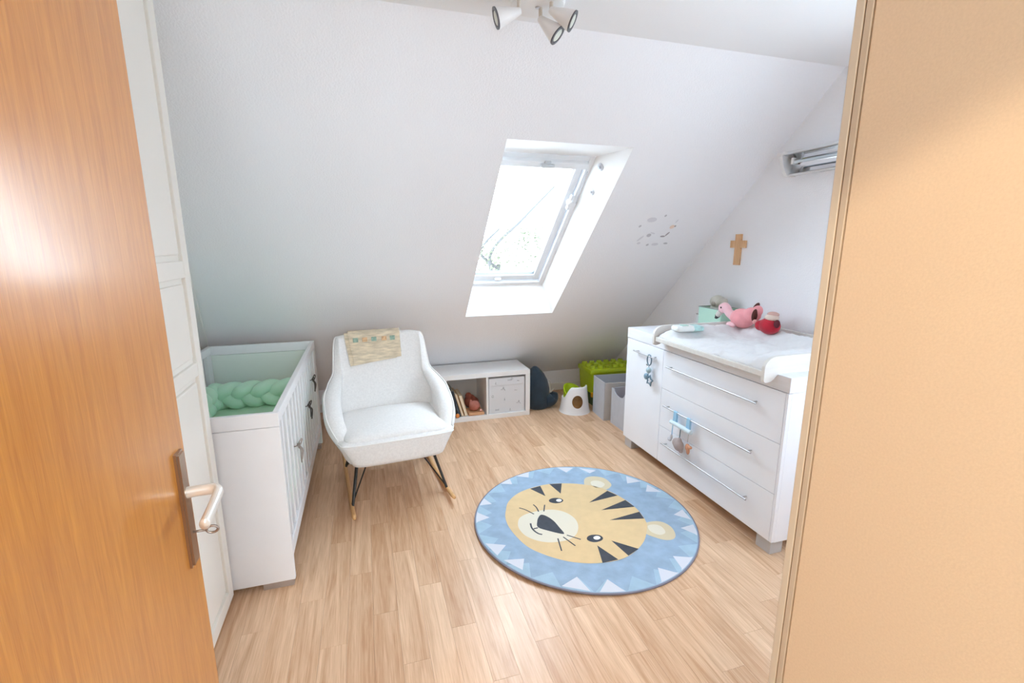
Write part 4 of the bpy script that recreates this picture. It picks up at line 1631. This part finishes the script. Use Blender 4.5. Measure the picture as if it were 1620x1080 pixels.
bm = B()
n = 120
rings = []
for r_ in (0.0, 0.2, 0.35, 0.45, 0.53, 0.59, RR):
    if r_ == 0:
        rings.append([bm.verts.new((0, 0, RT))])
    else:
        rings.append([bm.verts.new((r_ * math.cos(2 * PI * k / n), r_ * math.sin(2 * PI * k / n),
                                    RT - (0.002 if r_ == RR else 0) + lift(r_ * math.cos(2 * PI * k / n), r_ * math.sin(2 * PI * k / n)))) for k in range(n)])
for A_, C_ in zip(rings, rings[1:]):
    for k in range(n):
        if len(A_) == 1:
            bm.faces.new((A_[0], C_[k], C_[(k + 1) % n]))
        else:
            bm.faces.new((A_[k], C_[k], C_[(k + 1) % n], A_[(k + 1) % n]))
obj('pile', bm, RBLUE, rug, smooth=True, recalc=False)
bm = B()
top = [(v.co.x, v.co.y, v.co.z) for v in []]
A_ = []
C_ = []
for k in range(n):
    x_, y_ = RR * math.cos(2 * PI * k / n), RR * math.sin(2 * PI * k / n)
    z_ = lift(x_, y_)
    A_.append(bm.verts.new((x_ * 1.004, y_ * 1.004, z_ + RT - 0.002)))
    C_.append(bm.verts.new((x_ * 1.003, y_ * 1.003, z_)))
E_ = [bm.verts.new((0.3 * math.cos(2 * PI * k / n), 0.3 * math.sin(2 * PI * k / n), 0.0)) for k in range(n)]
D_ = [bm.verts.new((0.55 * math.cos(2 * PI * k / n), 0.55 * math.sin(2 * PI * k / n), lift(0.55 * math.cos(2 * PI * k / n), 0.55 * math.sin(2 * PI * k / n)) * 0.8)) for k in range(n)]
F_ = [bm.verts.new((0.992 * RR * math.cos(2 * PI * k / n), 0.992 * RR * math.sin(2 * PI * k / n), lift(RR * math.cos(2 * PI * k / n), RR * math.sin(2 * PI * k / n)) + RT - 0.0005)) for k in range(n)]
for k in range(n):
    k2 = (k + 1) % n
    bm.faces.new((A_[k], A_[k2], C_[k2], C_[k]))
    bm.faces.new((C_[k], C_[k2], D_[k2], D_[k]))
    bm.faces.new((D_[k], D_[k2], E_[k2], E_[k]))
    bm.faces.new((F_[k], F_[k2], A_[k2], A_[k]))
bm.faces.new(E_)
obj('bound_edge', bm, mat('rug_grey_edge', (0.20, 0.19, 0.24), 0.9), rug)

RUG_PRINT = {
    'face': [
        [(-0.389, 0.186), (-0.353, 0.261), (-0.272, 0.336), (-0.168, 0.376), (-0.051, 0.387), (0.065, 0.361), (0.16, 0.315), (0.229, 0.259), (0.274, 0.186), (0.309, 0.082), (0.321, -0.018), (0.311, -0.105), (0.292, -0.169), (0.243, -0.241), (0.195, -0.295), (0.131, -0.341), (0.059, -0.375), (-0.007, -0.387), (-0.079, -0.383), (-0.144, -0.368), (-0.211, -0.339), (-0.272, -0.296), (-0.33, -0.238), (-0.378, -0.17), (-0.406, -0.082), (-0.421, 0.022), (-0.414, 0.112)],
    ],
    'muzzle': [
        [(-0.367, 0.035), (-0.338, 0.088), (-0.279, 0.115), (-0.193, 0.121), (-0.125, 0.104), (-0.077, 0.059), (-0.055, -0.007), (-0.065, -0.073), (-0.101, -0.135), (-0.151, -0.168), (-0.205, -0.174), (-0.268, -0.163), (-0.322, -0.129), (-0.362, -0.075), (-0.374, -0.014)],
    ],
    'nose': [
        [(-0.261, 0.025), (-0.242, 0.058), (-0.218, 0.08), (-0.194, 0.059), (-0.174, 0.006), (-0.167, -0.064), (-0.164, -0.115), (-0.18, -0.116), (-0.232, -0.073), (-0.275, -0.026)],
    ],
    'eye': [
        [(-0.042, 0.18), (-0.049, 0.172), (-0.059, 0.166), (-0.072, 0.163), (-0.086, 0.164), (-0.1, 0.168), (-0.112, 0.176), (-0.12, 0.185), (-0.124, 0.195), (-0.122, 0.205), (-0.116, 0.214), (-0.106, 0.22), (-0.093, 0.223), (-0.078, 0.222), (-0.064, 0.218), (-0.052, 0.21), (-0.044, 0.201), (-0.041, 0.19)],
        [(0.008, -0.214), (0.0, -0.223), (-0.011, -0.229), (-0.025, -0.232), (-0.039, -0.232), (-0.053, -0.228), (-0.064, -0.22), (-0.071, -0.211), (-0.074, -0.2), (-0.071, -0.19), (-0.064, -0.181), (-0.053, -0.174), (-0.039, -0.171), (-0.024, -0.172), (-0.011, -0.176), (0.001, -0.183), (0.008, -0.193), (0.01, -0.204)],
    ],
    'eye_highlight': [
        [(-0.05, 0.184), (-0.055, 0.178), (-0.063, 0.174), (-0.071, 0.175), (-0.078, 0.179), (-0.082, 0.186), (-0.081, 0.194), (-0.076, 0.201), (-0.068, 0.204), (-0.059, 0.204), (-0.052, 0.199), (-0.049, 0.192)],
        [(-0.003, -0.207), (-0.009, -0.213), (-0.018, -0.216), (-0.027, -0.216), (-0.035, -0.211), (-0.038, -0.204), (-0.037, -0.196), (-0.031, -0.19), (-0.022, -0.187), (-0.013, -0.187), (-0.005, -0.192), (-0.002, -0.199)],
    ],
    'stripe': [
        [(-0.182, 0.367), (-0.11, 0.381), (-0.123, 0.258)],
        [(-0.048, 0.386), (0.029, 0.37), (-0.025, 0.258)],
        [(0.258, 0.205), (0.29, 0.138), (0.093, 0.117)],
        [(0.307, 0.079), (0.321, -0.001), (0.122, 0.024)],
        [(0.318, -0.054), (0.307, -0.12), (0.118, -0.078)],
        [(0.039, -0.243), (0.135, -0.342), (0.06, -0.373)],
        [(-0.047, -0.257), (-0.001, -0.384), (-0.084, -0.384)],
    ],
    'ear': [
        [(0.176, 0.358), (0.211, 0.396), (0.265, 0.395), (0.313, 0.358), (0.324, 0.297), (0.312, 0.254), (0.263, 0.223), (0.214, 0.23), (0.155, 0.282)],
        [(0.278, -0.165), (0.341, -0.157), (0.384, -0.179), (0.4, -0.232), (0.382, -0.292), (0.35, -0.323), (0.306, -0.32), (0.266, -0.284), (0.239, -0.233)],
    ],
    'inner_ear': [
        [(0.21, 0.333), (0.24, 0.344), (0.273, 0.324), (0.282, 0.283), (0.247, 0.254), (0.21, 0.265), (0.199, 0.295)],
        [(0.284, -0.189), (0.319, -0.182), (0.349, -0.202), (0.352, -0.239), (0.337, -0.268), (0.301, -0.273), (0.274, -0.237)],
    ],
    'mane_point': [
        [(0.085, 0.583), (0.185, 0.545), (0.115, 0.497)],
        [(0.223, 0.528), (0.314, 0.465), (0.257, 0.441)],
        [(0.464, 0.337), (0.518, 0.249), (0.421, 0.25)],
        [(0.533, 0.201), (0.565, 0.096), (0.477, 0.129)],
        [(0.563, -0.105), (0.546, -0.205), (0.485, -0.135)],
        [(0.527, -0.245), (0.49, -0.339), (0.443, -0.253)],
        [(0.361, -0.481), (0.244, -0.551), (0.263, -0.438)],
        [(0.219, -0.555), (0.093, -0.604), (0.145, -0.489)],
        [(-0.079, -0.588), (-0.189, -0.557), (-0.117, -0.492)],
        [(-0.224, -0.541), (-0.332, -0.478), (-0.241, -0.438)],
        [(-0.462, -0.33), (-0.526, -0.238), (-0.428, -0.251)],
        [(-0.545, -0.196), (-0.577, -0.085), (-0.481, -0.125)],
        [(-0.593, 0.106), (-0.564, 0.223), (-0.497, 0.138)],
        [(-0.549, 0.277), (-0.488, 0.366), (-0.449, 0.269)],
        [(-0.355, 0.491), (-0.262, 0.547), (-0.269, 0.454)],
        [(-0.232, 0.558), (-0.113, 0.586), (-0.143, 0.506)],
    ],
    'line': [
        [(-0.301, 0.02), (-0.308, -0.02), (-0.303, -0.054), (-0.291, -0.08), (-0.276, -0.092)],
        [(-0.302, -0.032), (-0.277, -0.03)],
        [(-0.312, 0.183), (-0.284, 0.153), (-0.253, 0.097)],
        [(-0.224, 0.192), (-0.217, 0.158), (-0.22, 0.113)],
        [(-0.162, 0.17), (-0.191, 0.107)],
        [(-0.212, -0.146), (-0.233, -0.245)],
        [(-0.181, -0.143), (-0.152, -0.228)],
        [(-0.157, -0.134), (-0.104, -0.189)],
    ],
}


def rug_piece(name, poly, m, layer, smooth_poly=False):
    if smooth_poly:
        poly = [(p.x, p.y) for p in spline([(x_, y_, 0) for x_, y_ in poly], 4, closed=True)]
    bm = B()
    vs = [bm.verts.new((x_, y_, 0)) for x_, y_ in poly]
    f_ = bm.faces.new(vs)
    bmesh.ops.triangulate(bm, faces=[f_])
    if not smooth_poly:
        bmesh.ops.subdivide_edges(bm, edges=bm.edges, cuts=3, use_grid_fill=True)
    for v in bm.verts:
        r_ = math.hypot(v.co.x, v.co.y)
        if r_ > RR - 0.008:
            v.co.x *= (RR - 0.008) / r_
            v.co.y *= (RR - 0.008) / r_
        v.co.z = RT + 0.0004 * layer + lift(v.co.x, v.co.y)
    bm.normal_update()
    for f_ in bm.faces:
        if f_.normal.z < 0:
            f_.normal_flip()
    return obj(name, bm, m, rug, recalc=False)


# paler points between the white ones, on the rim
for k in range(26):
    a = 2 * PI * (k + 0.5) / 26
    w_ = PI / 26 * 0.95
    rug_piece('mane_point', [(0.588 * math.cos(a - w_), 0.588 * math.sin(a - w_)), (0.588 * math.cos(a), 0.588 * math.sin(a)), (0.588 * math.cos(a + w_), 0.588 * math.sin(a + w_)), (0.505 * math.cos(a), 0.505 * math.sin(a))], RLIGHT, 1)
for p_ in RUG_PRINT['mane_point']:
    rug_piece('mane_point', p_, RWHITE, 2)
for p_ in RUG_PRINT['ear']:
    rug_piece('ear', p_, RTAN, 2, True)
for p_ in RUG_PRINT['inner_ear']:
    rug_piece('inner_ear', p_, RCREAM, 3, True)
for p_ in RUG_PRINT['face']:
    rug_piece('face', p_, RYEL, 3, True)
for p_ in RUG_PRINT['muzzle']:
    rug_piece('muzzle', p_, RCREAM, 4, True)
for p_ in RUG_PRINT['stripe']:
    rug_piece('stripe', p_, RDARK, 4)
for p_ in RUG_PRINT['nose']:
    rug_piece('nose', p_, RDARK, 5, True)
for p_ in RUG_PRINT['eye']:
    rug_piece('eye', p_, RDARK, 5, True)
for p_ in RUG_PRINT['eye_highlight']:
    rug_piece('eye_highlight', p_, RW2, 6, True)
for q, p_ in enumerate(RUG_PRINT['line']):
    bm = B()
    pts = spline([(x_, y_, RT + 0.0018) for x_, y_ in p_], 5) if len(p_) > 2 else [Vector((x_, y_, RT + 0.0018)) for x_, y_ in p_]
    w_ = 0.0045 if q < 2 else 0.0034
    L_, R_ = [], []
    for k, p in enumerate(pts):
        d_ = (pts[min(k + 1, len(pts) - 1)] - pts[max(k - 1, 0)]).normalized()
        s_ = Vector((-d_.y, d_.x, 0)) * w_
        L_.append(bm.verts.new(p + s_))
        R_.append(bm.verts.new(p - s_))
    for k in range(len(pts) - 1):
        bm.faces.new((R_[k], R_[k + 1], L_[k + 1], L_[k]))
    bm.normal_update()
    for f_ in bm.faces:
        if f_.normal.z < 0:
            f_.normal_flip()
    obj('mouth_line' if q < 2 else 'whisker', bm, RDARK, rug, recalc=False)

# ============================================================ CEILING SPOT LAMP
lp = thing('ceiling_spotlight', 'white round ceiling lamp with three cone spotlights', 'lamp', (0.675, 1.86, ZC - 0.032))
LW = mat('lamp_white', (0.82, 0.81, 0.80), 0.4)
obj('base_plate', lathe(B(), [(0, 0), (0.085, 0), (0.097, 0.004), (0.102, 0.014), (0.102, 0.0315), (0, 0.0315)], 36), LW, lp, smooth='auto')
obj('cap_nut', lathe(B(), [(0, -0.005), (0.008, -0.004), (0.010, 0.0), (0, 0.0)], 14), ALU, lp, smooth='auto')
GU = mat('bulb_face', (0.68, 0.70, 0.62), 0.35)
for (a_, d_) in (((-0.082, -0.03, -0.036), (-0.90, 0.12, -0.30)), ((0.035, -0.050, -0.026), (0.76, -0.40, -0.46)), ((0.012, 0.0, -0.038), (0.62, -0.36, -0.66))):
    a_ = Vector(a_)
    d_ = Vector(d_).normalized()
    sp_ = obj('spotlight', lathe(B(), [(0, -0.008), (0.010, -0.006), (0.013, 0.0), (0.035, 0.080), (0.036, 0.086), (0.031, 0.086), (0.029, 0.072), (0, 0.072)], 28, axis_mtx(a_, d_)), LW, lp, smooth='auto')
    obj('rim', lathe(B(), [(0.0363, 0.0865), (0.0363, 0.091), (0.0255, 0.091), (0.0255, 0.0865)], 28, axis_mtx(a_, d_)), mat('lamp_rim_grey', (0.10, 0.10, 0.11), 0.4), sp_, smooth='auto')
    obj('bulb', lathe(B(), [(0, 0.0725), (0.0252, 0.0725), (0.0252, 0.086), (0.023, 0.090), (0, 0.0915)], 24, axis_mtx(a_, d_)), GU, sp_, smooth='auto')
    bm = B()
    tube(bm, [(a_.x, a_.y, 0.001), (a_.x, a_.y, a_.z * 0.5), tuple(a_)], 0.0075, 10)
    obj('swivel_arm', bm, mat('lamp_arm_beige', (0.66, 0.60, 0.52), 0.4), sp_, smooth='auto')

# ============================================================ WALL HEATER
ht = thing('wall_heater', 'slim wall heater with chrome reflector on the right gable wall', 'heater', (XR - 0.001, 2.31, 1.925))
HL = 0.72
HWH = mat('heater_housing', (0.70, 0.71, 0.72), 0.35)
n = 10
arc = [(-0.085 + 0.062 * math.cos(math.radians(a)), 0.005 + 0.062 * math.sin(math.radians(a))) for a in [-60 + 150 * k / n for k in range(n + 1)]]
# housing: open trough facing down and into the room
po = [(0.0, 0.068), (-0.10, 0.055), (-0.115, 0.045)] + [(-0.022 - 0.085 * (1 - math.sin(t)) ** 1.2 * 1.0, 0.044 - 0.095 * t / (PI / 2)) for t in [PI / 2 * k / 8 for k in range(1, 9)]] + [(-0.040, -0.062), (0.0, -0.058)]
obj('housing', prism(B(), [(0.0, 0.068), (-0.095, 0.066), (-0.108, 0.050), (-0.098, 0.046), (-0.030, 0.043), (-0.020, -0.03), (-0.055, -0.055), (-0.050, -0.064), (0.0, -0.060)], 1, -HL, -0.022), HWH, ht)
bm = B()
prof = [(-0.100, 0.044), (-0.070, 0.036), (-0.045, 0.018), (-0.034, -0.005), (-0.036, -0.030), (-0.055, -0.053)]
prof2 = [(p.x, p.y) for p in spline([(a, b_, 0) for a, b_ in prof], 4)]
A_ = [bm.verts.new((a, -HL + 0.01, b_)) for a, b_ in prof2]
C_ = [bm.verts.new((a, -0.026, b_)) for a, b_ in prof2]
for k in range(len(prof2) - 1):
    bm.faces.new((A_[k], A_[k + 1], C_[k + 1], C_[k]))
obj('reflector', bm, CHROME, ht, smooth=True)
bm = B()
tube(bm, [(-0.066, -HL + 0.05, 0.006), (-0.066, -0.06, 0.006)], 0.009, 12)
obj('heating_tube', bm, mat('quartz_tube', (0.62, 0.72, 0.80), 0.15, spec=0.8), ht, smooth='auto')
for yy in (-HL + 0.055, -0.062):
    obj('tube_holder', box(-0.080, -0.040, yy - 0.008, yy + 0.008, -0.006, 0.030, bev=0.002), mat('ceramic_white', (0.8, 0.8, 0.78), 0.3), ht)
for yy in (-HL, 0.0):
    pts = [(0.0, 0.070), (-0.085, 0.070), (-0.104, 0.060), (-0.112, 0.042), (-0.100, 0.0), (-0.080, -0.040), (-0.060, -0.064), (0.0, -0.066)]
    obj('end_cap', prism(B(), pts, 1, yy - 0.022, yy), mat('end_cap_white', (0.80, 0.80, 0.80), 0.3), ht)

# ============================================================ CROSS, STICKERS
cr = obj('wooden_cross', prism(B(), [(2.665 + a - 2.68, b_) for a, b_ in ((0.0, 0), (0.052, 0), (0.052, 0.115), (0.094, 0.115), (0.094, 0.163), (0.052, 0.163), (0.052, 0.205), (0.0, 0.205), (0.0, 0.163), (-0.042, 0.163), (-0.042, 0.115), (0.0, 0.115))], 0, -0.014, 0), CROSSW)
cr.location = (XR - 0.001, 2.668, 1.335)
tag(cr, 'small light wooden cross hanging on the right gable wall', 'cross')

stk = thing('wall_sticker', 'faint wreath of tiny cloud and bird stickers on the sloping wall', 'sticker', SP(1.95, 2.92, -0.001))
stk.matrix_world = Matrix(((1, down.x, NS.x, 0), (0, down.y, NS.y, 0), (0, down.z, NS.z, 0), (0, 0, 0, 1)))
stk.location = SP(1.95, 2.92, -0.0012)
KY = math.sqrt(1 + T * T)
GR = mat('sticker_grey', (0.58, 0.58, 0.61), 0.8)
PG = mat('sticker_pale_grey', (0.74, 0.74, 0.78), 0.8)
PE = mat('sticker_peach', (0.84, 0.68, 0.58), 0.8)
DG = mat('sticker_dark', (0.42, 0.39, 0.40), 0.8)


def sticker(x_, y_, rx, ry, m_, rot=0.0, n=14):
    bm = B()
    flat(bm, [(rx * math.cos(2 * PI * k / n), ry * math.sin(2 * PI * k / n)) for k in range(n)], 0)
    for f_ in bm.faces:
        f_.normal_update()
        if f_.normal.z > 0:
            f_.normal_flip()
    o = obj('motif', bm, m_, stk, recalc=False)
    o.location = (x_ - 1.95, (y_ - 2.92) * KY, 0)
    o.rotation_euler = (0, 0, rot)


for a in ((1.855, 2.84, 0.036, 0.022, PG, 0.0), (1.939, 2.812, 0.008, 0.010, GR, 0), (1.793, 2.883, 0.009, 0.011, GR, 0.4), (1.905, 2.945, 0.018, 0.016, GR, 0.5),
          (1.925, 2.930, 0.022, 0.006, PG, 0.3), (1.853, 2.968, 0.009, 0.032, PG, 0.5), (1.862, 3.002, 0.014, 0.012, PG, 0), (1.941, 3.014, 0.010, 0.011, GR, 0.6),
          (2.0, 3.01, 0.028, 0.014, PG, 0), (2.046, 2.885, 0.018, 0.018, PE, 0.3), (2.066, 2.880, 0.008, 0.008, DG, 0), (2.020, 2.952, 0.020, 0.008, DG, 0),
          (2.046, 2.935, 0.007, 0.022, DG, 0.4), (2.082, 3.003, 0.018, 0.009, GR, 0.1), (2.054, 2.846, 0.006, 0.016, PG, 0.2)):
    sticker(*a)

# ============================================================ TREE OUTSIDE
tree = thing('garden_tree', 'pale leafy garden tree seen through the roof window', 'tree', (3.6, 11.0, -5.0))
BARK = mat('grey_bark', (0.045, 0.043, 0.042), 0.9, bump=0.4, bscale=30)
obj('trunk', tube(B(), spline([(0.3, 0.3, 0), (0.1, 0.1, 2.5), (-0.3, 0, 4.5), (-0.6, -0.2, 6.0)], 6), 0.16, 10, taper=[1 - 0.04 * k for k in range(19)]), BARK, tree, smooth=True)
for p_ in ([(-0.5, -0.2, 5.2), (-0.9, -0.6, 6.2), (-0.2, -0.8, 7.0), (0.5, -0.9, 7.7)], [(-0.6, -0.2, 5.9), (-1.1, -0.5, 6.3), (-0.7, -0.7, 6.8)], [(-0.3, 0, 4.6), (0.3, -0.5, 6.0), (0.9, -0.7, 6.5)]):
    pp_ = spline(p_, 6)
    obj('branch', tube(B(), pp_, 0.05, 8, taper=[1 - 0.6 * k / len(pp_) for k in range(len(pp_))]), BARK, tree, smooth=True)
bm = B()
rnd = random.Random(3)
for k in range(1500):
    cl = rnd.choice(((-1.0, -0.4, 5.3, 0.8), (-0.2, -0.6, 5.6, 0.7), (0.4, -0.3, 5.2, 0.8), (-0.8, -0.6, 6.2, 0.5), (0.1, -0.6, 6.6, 0.45)))
    c_ = Vector((cl[0] + rnd.gauss(0, cl[3] * .6), cl[1] + rnd.gauss(0, 0.4), cl[2] + rnd.gauss(0, cl[3] * .45)))
    a = Vector((rnd.gauss(0, 1), rnd.gauss(0, 1), rnd.gauss(0, 1))).normalized()
    b_ = a.orthogonal().normalized()
    s_ = rnd.uniform(0.035, 0.07)
    bm.faces.new([bm.verts.new(v) for v in (c_ - a * s_, c_ + b_ * s_ * 0.5, c_ + a * s_, c_ - b_ * s_ * 0.5)])
lf = obj('foliage', bm, mat('spring_leaf', (0.055, 0.060, 0.034), 0.8), tree)
lf['kind'] = 'stuff'
